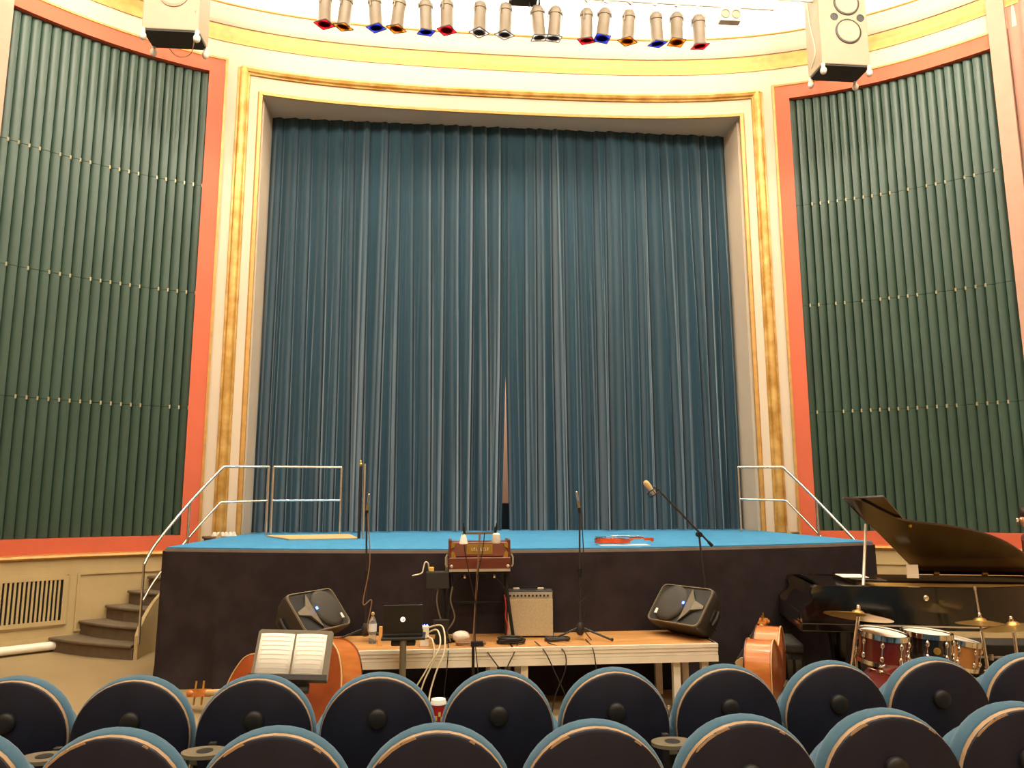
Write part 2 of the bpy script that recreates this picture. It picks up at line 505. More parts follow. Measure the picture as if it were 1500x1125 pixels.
# ventilation grille in the lower left wall
t = thing('vent_grille', 'cream ventilation grille with vertical bars in the wall by the steps', 'vent', off_pt(-6.1, .1, .3))
mb = MB(); slab(mb, -5.62, -6.46, .33, .85, .108, .095, 4); mb.build('opening', 'louvre_dark', t, world=True, recalc=True)
mb = MB()
for a, b, c, d in ((5.58, 6.48, .83, .88), (5.58, 6.48, .30, .35), (5.58, 5.63, .3, .88), (6.43, 6.48, .3, .88)):
    slab(mb, -a, -b, c, d, .132, .09, 4)
mb.build('frame', 'cream_dimmed', t, world=True, recalc=True)
for i in range(21):
    x = 5.655 + i*.0375
    mb = MB(); slab(mb, -x, -(x+.019), .345, .835, .13, .10, 1)
    mb.build('bar', 'cream_dimmed', t, world=True, recalc=True)
# heating pipe along the wall
mb = MB(); mb.tube([off_pt(-5.66-.05*i, .19, .07) for i in range(24)], .05, 10)
tag(mb.build('heating_pipe', 'white_plastic', smooth=60), 'white pipe running along the foot of the wall by the steps', 'pipe')

# ------------------------------------------------------------------ stage
ZS = 1.316
def front_y(x): return 7.26 + .055*x*x
NX = 40
out = [(-3.70+7.40*i/NX, front_y(-3.70+7.40*i/NX)) for i in range(NX+1)]
outline = out + [(3.74, 10.2), (3.74, 11.2), (-3.74, 11.2), (-3.74, 10.2)]
st = thing('stage_platform', 'raised stage covered with bright blue carpet', 'stage', (0, 9.2, 0))
mb = MB(); mb.prism(outline + [], ZS-.012, ZS)
mb.prism([(-3.68, 11.19), (3.68, 11.19), (3.68, 12.2), (-3.68, 12.2)], ZS-.012, ZS)
mb.build('carpet', 'carpet_blue', st, world=True)
mb = MB(); mb.prism([(x*1.002, y-.012) if y < 9 else (x, y) for x, y in outline], ZS-.06, ZS-.013)
mb.build('edge', 'stage_edge', st, world=True)
mb = MB(); mb.prism([(x*.985, y+.08) if y < 9 else (x*.985, y) for x, y in outline], 0, ZS-.061)
mb.build('base', 'black', st, world=True)
# black cloth hung round the stage
path = [V((-3.72, 10.1-.2*i, 0)) for i in range(10)] + [V((x, y, 0)) for x, y in out] + [V((3.72, 8.3+.2*i, 0)) for i in range(10)]
dense = spline(path, 6)
nrm = []
for i in range(len(dense)):
    d = dense[min(i+1, len(dense)-1)]-dense[max(i-1, 0)]
    nrm.append(V((d.y, -d.x, 0)).normalized())
folds = [(-3.1, .03), (-2.2, .02), (.35, .035), (.55, -.025), (1.9, .02), (2.9, .025)]
def sk(u, v):
    i = min(len(dense)-1, int(round(u*(len(dense)-1)))); p = dense[i]; n = nrm[i]
    d = .018 + .010*math.sin(i*.55+.6*math.sin(i*.13)) * (1-v)
    for fx, a in folds:
        d += a*math.exp(-((p.x-fx-.03*(1-v))/.06)**2)*(1-v*.8)
    d += .06*max(0, .12-v)/.12*(.5+.5*math.sin(i*.31))
    return p + n*(d+.012) + V((0, 0, .006+(ZS-.045)*v))
mb = MB(); mb.grid(sk, len(dense)-1, 14)
tag(mb.build('stage_skirt', 'skirt', smooth=80), 'black cloth skirt hanging round the front of the stage', 'stage skirt')
# beige floor plate on the stage
q = [G(401, 785, ZS), G(519, 781.5, ZS), G(526, 791, ZS), G(423, 792, ZS)]
pl = [(-3.22, 10.25), (-2.2, 10.55), (-1.95, 9.4), (-2.75, 9.3)]
mb = MB(); mb.prism(pl, ZS+.001, ZS+.018)
tag(mb.build('floor_plate', 'beige_board', bev=.004), 'beige board lying on the blue stage inside the railing', 'board')
mb = MB()
for i in range(6):
    mb.add([(-4.02+i*.05, 10.5, 0), (-3.97+i*.05, 10.5, 0), (-3.995+i*.05, 10.5, .055), (-4.02+i*.05, 10.62, 0), (-3.97+i*.05, 10.62, 0), (-3.995+i*.05, 10.62, .055)],
           [(0, 1, 2), (3, 5, 4), (0, 3, 4, 1), (1, 4, 5, 2), (0, 2, 5, 3)], Matrix.Translation((.05, -.06, ZS+.002)))
tag(mb.build('foam_strip', 'foam'), 'white jagged foam strip lying at the foot of the gilded moulding', 'foam')

# curtains
def curtain(name, label, x0, x1, seed, gap_edge):
    rnd = random.Random(seed)
    npl = 16
    cs = [x0+(x1-x0)*(i+.5)/npl + rnd.uniform(-.03, .03) for i in range(npl)]
    amp = [rnd.uniform(.09, .17) for _ in range(npl)]
    wd = [rnd.uniform(.03, .095) for _ in range(npl)]
    drift = [rnd.uniform(-.05, .05) for _ in range(npl)]
    side_ = [1 if x0 < -1 else -1]
    ph = [rnd.uniform(0, 6) for _ in range(npl)]
    sub = [(x0+(x1-x0)*rnd.random(), rnd.uniform(.015, .05), rnd.uniform(.015, .03), rnd.uniform(-.12, .12), rnd.uniform(.0, .8)) for _ in range(44)]
    def f(u, v):
        x = x0+(x1-x0)*u
        dn = 1-v
        y = 0.0
        for c, a, wq, d, p in zip(cs, amp, wd, drift, ph):
            cc = c + d*dn + .015*math.sin(p+3*dn)
            y -= a*(.75+.4*dn)*math.exp(-abs((x-cc)/(wq*(1+.5*dn)))**1.6)
            y += a*.85*(.5+.7*dn)*math.exp(-((x-cc-side_[0]*.06)/.026)**2)
        for c, a, wq, d, lo in sub:
            if dn > lo: y -= a*min(1, (dn-lo)/.25)*math.exp(-((x-c-d*dn)/wq)**2)
        y += .02*math.sin(x*5+seed)
        y *= min(1, .08+.92*dn/.06) if dn < .06 else 1
        xx = x
        if gap_edge > 0: xx = x - max(0, (dn-.62))/.38*.07*max(0, (u-.9)/.1)
        if gap_edge < 0: xx = x + max(0, (dn-.62))/.38*.06*max(0, (.1-u)/.1)
        return V((xx, 11.62+y, ZS+.012+6.62*v))
    mb = MB(); mb.grid(f, 520, 14)
    return tag(mb.build(name, 'velvet', smooth=180), label, 'curtain')
curtain('stage_curtain', 'dark teal velvet stage curtain behind the steel guard railing', -3.72, .012, 3, 1)
curtain('stage_curtain', 'dark teal velvet stage curtain behind the violin and boom microphone', .004, 3.72, 8, -1)
mb = MB(); mb.box((0.05, 12.6, ZS+.21), (1.4, .5, .42)); 
tag(mb.build('stage_box', 'black', bev=.01), 'black box seen through the gap between the curtains', 'box')

# ------------------------------------------------------------------ steps
RS = ZS/8
Rr = [(-4.42, 9.27), (-4.44, 9.50), (-4.42, 9.75), (-4.33, 9.97), (-4.20, 10.12), (-4.05, 10.22), (-3.90, 10.28), (-3.80, 10.3)]
Ll = [(-5.64, 9.96), (-5.39, 10.14), (-5.14, 10.27), (-4.92, 10.37), (-4.72, 10.46), (-4.52, 10.53), (-4.32, 10.60), (-4.12, 10.65)]
for s in (-1, 1):
    lab = 'beside the heating pipe' if s < 0 else 'behind the grand piano'
    t = thing('stage_steps', 'grey carpeted steps curving up to the stage ' + lab, 'steps', (s*4.9, 10, 0))
    for i in range(8):
        z = RS*(i+1)
        a, b = V((-s*Rr[i][0], Rr[i][1], 0)), V((-s*Ll[i][0], Ll[i][1], 0))
        if i < 7: c, d = V((-s*Rr[i+1][0], Rr[i+1][1], 0)), V((-s*Ll[i+1][0], Ll[i+1][1], 0))
        else: c, d = V((s*3.76, 10.45, 0)), V((s*3.95, 10.68, 0))
        mid = (a+b)/2; nd = (mid - (c+d)/2).normalized()
        nose = nd*.03
        # bow the nosing a little
        bw = nd*.06
        pts = [a+nose, (a*3+b)/4+nose+bw*.7, (a+b)/2+nose+bw, (a+b*3)/4+nose+bw*.7, b+nose, d, c]
        mb = MB(); mb.prism([(p.x, p.y) for p in pts], z-.035, z)
        tr = mb.build('tread', 'step_grey', t, bev=.012, world=True)
        pts = [a, (a*3+b)/4+bw*.7, (a+b)/2+bw, (a+b*3)/4+bw*.7, b, d, c]
        mb = MB(); mb.prism([(p.x, p.y) for p in pts], 0 if i < 1 else RS*i-.03, z-.036)
        mb.build('riser', 'step_grey', t, world=True)
    # stringer
    ex = spline([(-s*x, y, 0) for x, y in Rr], 4)
    mb = MB(); rings = []
    for i, p in enumerate(ex):
        q = ex[min(i+1, len(ex)-1)] if i < len(ex)-1 else p + (p-ex[i-1])
        dd = (q-p).normalized(); nn = V((dd.y, -dd.x, 0))*(-s)
        if nn.x*s > 0: nn = -nn
        zt = RS*(1.0 + i/4) + .10
        rings.append([p+nn*.01, p+nn*.05, p+nn*.05+V((0, 0, zt)), p+nn*.01+V((0, 0, zt))])
    mb.loft(rings); mb.build('stringer', 'cream_dimmed', t, world=True, recalc=True)
    # railing
    top = [tuple(Y(*q)) for q in ((211, 827, 9.27), (222, 806, 9.45), (235, 788, 9.62), (255, 763, 9.83), (278, 736, 10.03), (304, 708, 10.2), (328, 683.5, 10.34))]
    low = [tuple(Y(*q)) for q in ((209.5, 880, 9.27), (221, 859, 9.45), (235, 839, 9.62), (252, 817, 9.83), (271, 794, 10.03), (297, 764, 10.2), (323, 736, 10.34))]
    end = (-3.33, 10.73)
    fx = lambda p: (-s*p[0], p[1], p[2])
    t = thing('stair_railing', 'slim steel stair railing on the steps ' + lab, 'railing', (s*4.0, 10.0, 0))
    mb = MB(); mb.tube(spline([fx(p) for p in top], 5) + [fx((end[0], end[1], 2.24))], .019, 8)
    mb.build('handrail', 'steel', t, smooth=60, world=True)
    mb = MB(); mb.tube(spline([fx(p) for p in low], 5) + [fx((end[0], end[1], 1.78))], .015, 8)
    mb.build('mid_rail', 'steel', t, smooth=60, world=True)
    for (x, y, z0, z1) in ((top[0][0], 9.27, .17, top[0][2]), (top[4][0], top[4][1], .80, top[4][2]), (end[0], end[1], ZS, 2.25)):
        mb = MB(); mb.cyl(fx((x, y, z0)), fx((x, y, z1)), .016, n=8); mb.build('post', 'steel', t, smooth=60, world=True)
# guard railing on stage
t = thing('guard_railing', 'low steel guard railing with two rails standing on the blue stage', 'railing', (-2.8, 10.8, ZS))
for x, y in ((-3.27, 10.74), (-2.37, 10.9)):
    mb = MB(); mb.cyl((x, y, ZS), (x, y, 2.24), .017, n=8); mb.build('post', 'steel', t, smooth=60, world=True)
for z in (2.24, 1.78):
    mb = MB(); mb.tube([(-3.27, 10.74, z), (-2.37, 10.9, z)], .016, 8); mb.build('rail', 'steel', t, smooth=60, world=True)
# gate post with folded black bar
t = thing('rail_post', 'single steel post with black bar beside the beige board on stage', 'post', (-1.93, 9.4, ZS))
mb = MB(); mb.cyl((.03, 0, 0), (.03, 0, .90), .016, n=8); mb.build('post', 'steel', t, smooth=60)
mb = MB(); mb.box((-.02, 0, .44), (.032, .05, .86)); mb.build('bar', 'black', t, bev=.006)
mb = MB(); mb.lathe([(.012, 0), (.02, .01), (.02, .03), (.008, .045), (.012, .06), (.004, .075)], 10, Matrix.Translation((-.02, 0, .87))); mb.build('knob', 'brass', t, smooth=40)

# ------------------------------------------------------------------ hung loudspeakers
def hung_speaker(s, x, label):
    w2, d, h = .35, .40, 1.5
    t = thing('hanging_speaker', label, 'loudspeaker', (x, 9.35, 7.66))
    mb = MB(); mb.box((0, 0, h/2+.02), (2*w2, d, h)); mb.build('cabinet', 'speaker_beige', t, bev=.015)
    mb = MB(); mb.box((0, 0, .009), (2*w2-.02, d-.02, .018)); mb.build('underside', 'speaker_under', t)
    for z in (.52, .95):
        mb = MB(); m = Matrix.Translation((.06 if s > 0 else .02, -d/2, z)) @ Matrix.Rotation(R(90), 4, 'X')
        mb.lathe([(.185, -.01), (.185, .012), (.165, .018), (.16, .008)], 28, m, cap=False)
        wf = mb.build('woofer_rim', 'black_plastic' if s > 0 else 'speaker_beige', t, smooth=40)
        mb = MB(); mb.lathe([(.165, .012), (.15, .020), (.135, .012), (.06, .003), (.055, .010), (.03, .016), (.001, .018)], 28, m)
        mb.build('cone', 'cone', wf, smooth=50)
    for xx in (-.13, .25):
        mb = MB(); mb.lathe([(.055, 0), (.055, .006), (.045, .006), (.045, .002)], 18, Matrix.Translation((xx, -d/2, .735)) @ Matrix.Rotation(R(90), 4, 'X'))
        mb.build('port', 'black', t, smooth=40)
    for i in (-1, 1):
        for j in (-1, 1):
            mb = MB(); px, py = i*(w2-.02), j*(d/2-.02)
            mb.cyl((px, py, .03), (px, py, -.03), .03, .025, 10); mb.sphere((px, py, -.075), .045, 10, (1, 1, 1.25))
            mb.build('foot', 'wrap_white', t, smooth=60)
    for xx in (-.3, .3):
        mb = MB(); mb.cyl((xx, 0, h), (xx, 0, 2.05), .008, n=6); mb.build('hanger', 'steel', t)
    if s < 0:
        mb = MB(); mb.tube(spline([(-.12, d/2-.05, -.03), (.0, .1, -.16), (.18, .0, -.2), (.27, -.1, -.1), (.3, -d/2-.005, .3)], 6), .006, 5)
        mb.build('cable', 'brown_cable', t)
    else:
        mb = MB(); mb.tube(spline([(-w2-.008, .1, 1.5), (-w2-.008, .05, .8), (-w2-.008, -.05, .3), (-w2-.008, .1, .12)], 6), .007, 5)
        mb.build('cable', 'white_cable', t)
pL = Y(252, 30, 9.2); pR = Y(1236, 78, 9.2)
hung_speaker(-1, pL.x, 'beige hanging loudspeaker with a looped cable above the steps')
hung_speaker(1, pR.x, 'beige hanging loudspeaker with two round cones above the grand piano')

# ------------------------------------------------------------------ lighting bar
BY, BZ = 9.3, 8.56
t = thing('lighting_bar', 'white lighting bar carrying the row of spotlights', 'lighting bar', (0, BY, BZ))
for z, r, x1 in ((0, .024, 3.6), (.16, .02, 4.3)):
    mb = MB(); mb.tube([(-3.6, 0, z), (x1, 0, z)], r, 8); mb.build('pipe', 'wrap_white', t, smooth=60)
for x in (-3.4, -1.7, 0, 1.7, 3.4):
    mb = MB(); mb.cyl((x, 0, -.0), (x, 0, 1.15), .012, n=6); mb.build('hanger', 'wrap_white', t)
cans = [(475, 'red'), (509, 'orange'), (546, 'blue'), (587, 'orange'), (622, 'blue'), (654, 'red'), (704, 'clear'), (742, 'clear'),
        (786, 'clear'), (816, 'clear'), (860, 'red'), (889, 'blue'), (924, 'orange'), (961, 'blue'), (993, 'orange'), (1024, 'red')]
cbot = [26, 27, 30, 34, 36, 36, 40, 50, 51, 48, 46, 52, 50, 53, 56, 63]
proto = {}
def make_can(color):
    o = thing('spotlight', 'x', 'spotlight', (0, 0, 0))
    mb = MB(); mb.lathe([(.02, -.13), (.06, -.135), (.085, -.17), (.095, -.20), (.095, -.235), (.085, -.24), (.088, -.52), (.094, -.53), (.094, -.55), (.08, -.55), (.078, -.46)], 20)
    body = mb.build('can', 'can_grey', o, smooth=35)
    mb = MB(); mb.tube([(.102, 0, -.30), (.102, 0, -.08), (.06, 0, -.035), (-.06, 0, -.035), (-.102, 0, -.08), (-.102, 0, -.30)], .008, 6)
    mb.build('yoke', 'can_grey', o, smooth=50)
    mb = MB(); mb.box((0, 0, -.005), (.045, .04, .07)); mb.cyl((.02, 0, -.01), (.06, 0, -.01), .008); mb.build('clamp', 'wrap_white', o, bev=.006)
    a = .098
    mb = MB()
    for sx, sy, lx, ly in ((0, 1, 2*a, .008), (0, -1, 2*a, .008), (1, 0, .008, 2*a), (-1, 0, .008, 2*a)):
        mb.box((sx*a, sy*a, -.560), (lx, ly, .012))
    fr_ = mb.build('gel_frame', 'frame_dark', o)
    mb = MB(); mb.box((0, 0, -.560), (2*a-.004, 2*a-.004, .003)); mb.build('gel', 'gel_'+color, fr_)
    mb = MB(); mb.lathe([(.076, -.50), (.04, -.49), (.001, -.488)], 18, cap=False); mb.build('lens', 'black_gloss', o)
    return o
cnames = {'red': 'red', 'orange': 'orange', 'blue': 'blue', 'clear': 'clear'}
order = {}
for (px, c), by in zip(cans, cbot):
    p = Y(px, by, BY)
    tilt = Matrix.Rotation(R(random.uniform(2, 12)), 4, 'X') @ Matrix.Rotation(R(random.uniform(-7, 7)), 4, 'Y') @ Matrix.Rotation(random.choice((R(45), R(20), R(60), R(5))), 4, 'Z')
    mtx = Matrix.Translation((p.x, BY, BZ-.01)) @ tilt
    if c not in proto:
        o = make_can(c); proto[c] = o; o.matrix_basis = mtx; WM[o.name] = mtx
    else:
        o = copy_tree(proto[c], mtx=mtx)
    k_ = 16 - [q[0] for q in cans].index(px)
    o['label'] = 'grey spotlight with %s filter, %s along the bar counted from the twin blinder lamp' % (
        'clear' if c == 'clear' else c, ['first', 'second', 'third', 'fourth', 'fifth', 'sixth', 'seventh', 'eighth', 'ninth', 'tenth', 'eleventh', 'twelfth', 'thirteenth', 'fourteenth', 'fifteenth', 'sixteenth'][k_-1])
    o['group'] = 'spotlights on the bar'
# twin blinder and projector on the bar
p = Y(1068, 22, BY)
t = thing('blinder_lamp', 'white two-lamp blinder at the end of the spotlight row', 'lamp', (p.x, BY, BZ-.05))
mb = MB(); mb.box((0, 0, -.10), (.30, .12, .20)); mb.build('housing', 'wrap_white', t, bev=.015)
for x in (-.075, .075):
    mb = MB(); mb.lathe([(.066, -.005), (.066, .012), (.056, .014), (.05, .004), (.02, .009), (.001, .010)], 20, Matrix.Translation((x, -.06, -.10)) @ Matrix.Rotation(R(90), 4, 'X'))
    mb.build('lamp', 'speaker_beige', t, smooth=40)
mb = MB(); mb.cyl((0, 0, 0), (0, 0, .07), .01); mb.build('hook', 'steel', t)
p = Y(768, 4, BY)
t = thing('projector', 'dark grey projector box hanging in the middle of the spotlight row', 'projector', (p.x, BY-.05, BZ-.1))
mb = MB(); mb.box((0, 0, .08), (.36, .34, .16)); mb.build('body', 'speaker_under', t, bev=.015)
mb = MB(); mb.box((0, -.18, .08), (.26, .02, .08)); mb.build('front', 'silver_trim', t, bev=.004)
for x in (-.2, .2):
    mb = MB(); mb.box((x, 0, .07), (.03, .06, .26)); mb.build('bracket', 'frame_dark', t)

# ------------------------------------------------------------------ platform in front of the stage
ZR = .55
RX0, RX1, RY0, RY1 = -2.30, 1.40, 6.57, 7.27
t = thing('platform', 'low portable platform with wooden top and aluminium edge in front of the stage', 'platform', (0, 6.95, 0))
for a, b in ((RX0, -.37), (-.36, RX1)):
    mb = MB(); mb.box(((a+b)/2, (RY0+RY1)/2, ZR-.012), (b-a-.01, RY1-RY0-.02, .024)); mb.build('deck_board', 'riser_top', t, world=True)
for z0, z1, o in ((.40, .455, 0), (.458, .485, -.006), (.488, .515, 0), (.518, .548, .006)):
    mb = MB(); mb.box(((RX0+RX1)/2, RY0-o, (z0+z1)/2), (RX1-RX0, .03, z1-z0)); mb.build('edge_profile', 'alu', t, world=True)
for x in (RX0+.015, RX1-.015):
    mb = MB(); mb.box((x, (RY0+RY1)/2+.02, .475), (.03, RY1-RY0, .15)); mb.build('side_rail', 'alu', t, world=True)
for x in (RX0+.1, -.52, -.26, -.40, 1.05, 1.30):
    for y in (RY0+.07, RY1-.08):
        if x == -.40 and y > 6.8: continue
        mb = MB(); mb.box((x, y, .20), (.06 if x != -.4 else .05, .06, .40)); mb.build('leg', 'alu' if x != -.4 else 'stand_grey', t, world=True)
mb = MB(); mb.box((1.175, RY0+.07, .13), (.25, .03, .03)); mb.build('brace', 'alu', t, world=True)

# floor monitors
def monitor(s, o, label):
    th, tl = R(60), R(40)
    rr = V((math.cos(th), s*-math.sin(th)*-1, 0))
    # s=+1: faces right (left monitor); s=-1: mirrored
    n = V((s*math.sin(th)*math.cos(tl), -math.cos(th)*math.cos(tl), math.sin(tl)))
    u = V((-s*math.sin(th)*math.sin(tl), math.cos(th)*math.sin(tl), math.cos(tl)))
    zax = V((-s*math.cos(th), -math.sin(th), 0))          # towards the horn end
    xax = n.cross(zax)
    m = basis(xax, n, zax, o)
    t = thing('stage_monitor', label, 'loudspeaker', mtx=m)
    W2, H2, D = .20, .31, .30
    mb = MB()
    def ring(y, wx, wz, k=.05):
        pts = []
        for cx, cz, a0 in ((1, 1, 0), (-1, 1, 90), (-1, -1, 180), (1, -1, 270)):
            for q in range(4):
                a = R(a0+30*q); pts.append((cx*(wx-k)+k*math.cos(a), y, cz*(wz-k)+k*math.sin(a)))
        return pts
    mb.loft([ring(-D, W2*.55, H2*.62), ring(-D*.93, W2*.68, H2*.72), ring(-D*.45, W2*.92, H2*.93), ring(-.03, W2, H2), ring(0, W2*.98, H2*.985)])
    mb.build('cabinet', 'black_plastic', t, smooth=50, recalc=True)
    mb = MB(); mb.loft([ring(0, W2*.985, H2*.985), ring(.014, W2*.97, H2*.975), ring(.014, W2*.93, H2*.95), ring(.0, W2*.92, H2*.94)], cap=False)
    mb.build('front_rim', 'stand_grey', t, smooth=40, recalc=True)
    # rounded woofer grille over the lower two thirds
    mb = MB(); pts = []
    for i in range(24):
        a = 2*math.pi*i/24; pts.append((.183*math.cos(a), .172*math.sin(a)-.10))
    rings = []
    for k, y in ((1, .004), (1, .02), (.85, .036), (.5, .046), (.05, .05)):
        rings.append([(x*k, y, (z+.10)*k-.10) for x, z in pts])
    mb.loft(rings); mb.build('grille', 'grille', t, smooth=60, recalc=True)
    # horn: dark recess with a lighter flare leaf
    mb = MB(); mb.loft([ring(.002, .165, .10, .03), ring(-.06, .09, .05, .03)])
    for i in range(len(mb.v)): mb.v[i].z += .185
    mb.build('horn', 'black', t, smooth=30, recalc=True)
    mb = MB()
    mb.loft([[(-.17, .004, .06), (.17, .004, .06), (.17, .02, .075), (-.17, .02, .075)], [(-.05, .004, .16), (.05, .004, .16), (.05, .03, .165), (-.05, .03, .165)], [(-.015, .002, .27), (.015, .002, .27), (.015, .012, .27), (-.015, .012, .27)]])
    mb.build('horn_leaf', 'stand_grey', t, recalc=True)
    mb = MB(); mb.box((.0, .047, .07), (.022, .012, .016)); mb.build('power_light', 'led_blue', t)
    mb = MB(); mb.box((.11 if s > 0 else -.11, .036, -.20), (.05, .008, .03), Matrix.Identity(4)); mb.build('badge', 'badge', t)
    mb = MB(); mb.box((0, -D*.5, H2*.93), (.13, .10, .03)); hd = mb.build('handle_recess', 'black', t, bev=.01)
    mb = MB(); mb.tube([(-.07, -D*.5, H2*.96), (0, -D*.5, H2*1.0), (.07, -D*.5, H2*.96)], .014, 8); mb.build('grip', 'black_plastic', hd, smooth=60)
    return t
monitor(1, V((-2.02, 6.93, .826)), 'black floor monitor speaker tipped back behind the music stand')
monitor(-1, V((1.19, 6.90, .826)), 'black floor monitor speaker tipped back under the boom microphone')

# microphone stands
def mic_stand(name, label, x, y, z0, top, micdir, lab_m, r=.011):
    t = thing(name, label, 'microphone stand', (x, y, z0))
    h = top.z-z0
    hub = V((0, 0, .10))
    for a in (200, 330, 80):
        e = V((.30*math.cos(R(a)), .22*math.sin(R(a)), .012))
        mb = MB(); mb.tube([V((0, 0, .11)), e], .009, 6); lg = mb.build('leg', 'black_plastic', t, smooth=60)
        mb = MB(); mb.sphere(e+V((0, 0, .004)), .014, 8); mb.build('rubber_foot', 'rubber', lg)
    mb = MB(); mb.lathe([(.02, .04), (.035, .06), (.035, .12), (.018, .15)], 12); mb.build('hub', 'black_plastic', t, smooth=40)
    tp = V((top.x-x, top.y-y, top.z-z0))
    mid = V((tp.x*.35, tp.y*.35, h*.52))
    mb = MB(); mb.tube([(0, 0, .05), mid], r, 8); mb.build('pole', 'black_plastic', t, smooth=60)
    mb = MB(); mb.tube([mid, tp], r*.75, 8); mb.build('upper_pole', 'black_plastic', t, smooth=60)
    mb = MB(); mb.cyl(mid-V((0, 0, .05)), mid+V((0, 0, .03)), .018, n=10); mb.build('clutch', 'black', t, smooth=40)
    d = V(micdir).normalized()
    mb = MB(); mb.cyl(tp-d*.02, tp+d*.03, .016, n=10); mb.build('clip', 'black', t, smooth=40)
    k = spline([tp+V((.01, -.02, .0)), mid+V((.03, -.03, .1)), mid+V((-.02, -.03, -.25)), V((.05, -.04, .35)), V((.02, -.05, .12)), V((.08, -.1, .012))], 6)
    mb = MB(); mb.tube(k, .005, 5); mb.build('cable', 'brown_cable' if 'water' in label else 'black_cable', t, smooth=60)
    mm = thing('microphone', lab_m, 'microphone', top + d*.03)
    mb = MB(); mb.cyl((0, 0, 0), d*.055, .0105, n=10); mb.build('collar', 'brass', mm, smooth=60)
    mb = MB(); mb.cyl(d*.05, d*.14, .0105, n=10); mb.sphere(d*.14, .0115, 10); mb.build('body', 'chrome', mm, smooth=60)
    return t
mic_stand('microphone_stand', 'black tripod microphone stand next to the water bottle', -1.62, 7.0, ZR, Y(537, 752, 6.98), (.12, -.2, 1), 'slim silver microphone on the stand next to the water bottle')
mic_stand('microphone_stand', 'black tripod microphone stand on the platform between amplifier and violin', .262, 6.85, ZR, Y(849, 748, 6.9), (-.18, -.2, 1), 'slim silver microphone on the stand between amplifier and violin')
# boom stand
b0 = V((1.50, 7.05, ZR)); ba = Y(1024, 783, 7.05); btip = Y(963, 716, 7.0); bend = Y(1038, 794, 7.06)
t = thing('boom_stand', 'black microphone boom stand behind the floor monitor with its arm raised', 'microphone stand', b0)
for a in (30, 150, 270):
    e = b0 + V((.10*math.cos(R(a)), .10*math.sin(R(a)), .012))
    mb = MB(); mb.tube([b0+V((0, 0, .12)), e], .009, 6); mb.build('leg', 'black_plastic', t, world=True)
mb = MB(); mb.tube([b0+V((0, 0, .1)), ba], .010, 8); mb.build('pole', 'black_plastic', t, smooth=60, world=True)
mb = MB(); mb.tube([bend, btip], .010, 8); mb.build('boom', 'black_plastic', t, smooth=60, world=True)
mb = MB(); mb.cyl(ba-V((0, .03, 0)), ba+V((0, .03, 0)), .025, n=12); mb.build('clutch', 'black', t, smooth=40, world=True)
mb = MB(); mb.cyl(bend, bend+(bend-btip).normalized()*.05, .016, n=10); mb.build('counterweight', 'black', t, smooth=40, world=True)
mp = Y(952, 715, 7.0); md = V((-.55, 0, .75)).normalized()
t = thing('studio_microphone', 'champagne-coloured large studio microphone in a shock mount on the boom', 'microphone', mp)
mm_ = align(mp-md*.07, mp+md*.07)
mb = MB(); mb.lathe([(.012, 0), (.022, .005), (.024, .07)], 14, mm_); mb.build('body', 'silver_trim', t, smooth=40, world=True)
mb = MB(); mb.lathe([(.025, .07), (.027, .08), (.027, .13), (.018, .15), (.002, .155)], 14, mm_); mb.build('mesh_head', 'maple', t, smooth=50, world=True)
mb = MB()
for zz in (.0, .05):
    mb.tube([mm_ @ V((.05*math.cos(a*.4189), .05*math.sin(a*.4189), zz)) for a in range(15)], .005, 5, closed=True)
for a in range(4): mb.cyl(mm_ @ V((.05*math.cos(a*1.57), .05*math.sin(a*1.57), 0)), mm_ @ V((.05*math.cos(a*1.57), .05*math.sin(a*1.57), .05)), .004, n=5)
mb.build('shock_mount', 'black', t, world=True)

# harmonium on its stand
hx, hy, hz = -.628, 6.98, 1.165
t = thing('harmonium', 'brown wooden harmonium with brass corners and name plate', 'harmonium', (hx, hy, hz))
W2 = .272
mb = MB(); mb.box((0, .0, .055), (2*W2, .36, .10)); mb.build('lower_case', 'harm_wood', t, bev=.006)
mb = MB(); mb.loft([[(-W2+.01, -.15, .11), (W2-.01, -.15, .11), (W2-.01, .16, .11), (-W2+.01, .16, .11)], [(-W2+.01, -.13, .235), (W2-.01, -.13, .235), (W2-.01, .16, .235), (-W2+.01, .16, .235)]])
mb.build('upper_case', 'harm_wood', t, bev=.006, recalc=True)
mb = MB(); mb.box((0, -.18, -.005), (2*W2-.01, .012, .022)); mb.build('lower_trim', 'silver_trim', t)
mb = MB(); mb.box((0, -.146, .175), (.23, .006, .09), Matrix.Rotation(0, 4, 'X')); pl_ = mb.build('name_plate', 'brass', t)
mb = MB()
for i, (w_, h_) in enumerate(((.010, .026), (.014, .026), (.006, .030), (.014, .030), (.012, .03), (.016, .03), (.008, .03), (.012, .026))):
    mb.box((-.07+i*.02, -.150, .175), (w_*.35, .003, h_)); mb.box((-.07+i*.02+.004, -.150, .175+(.01 if i % 2 else -.01)), (w_*.8, .003, .005))
mb.build('lettering', 'paper', pl_)
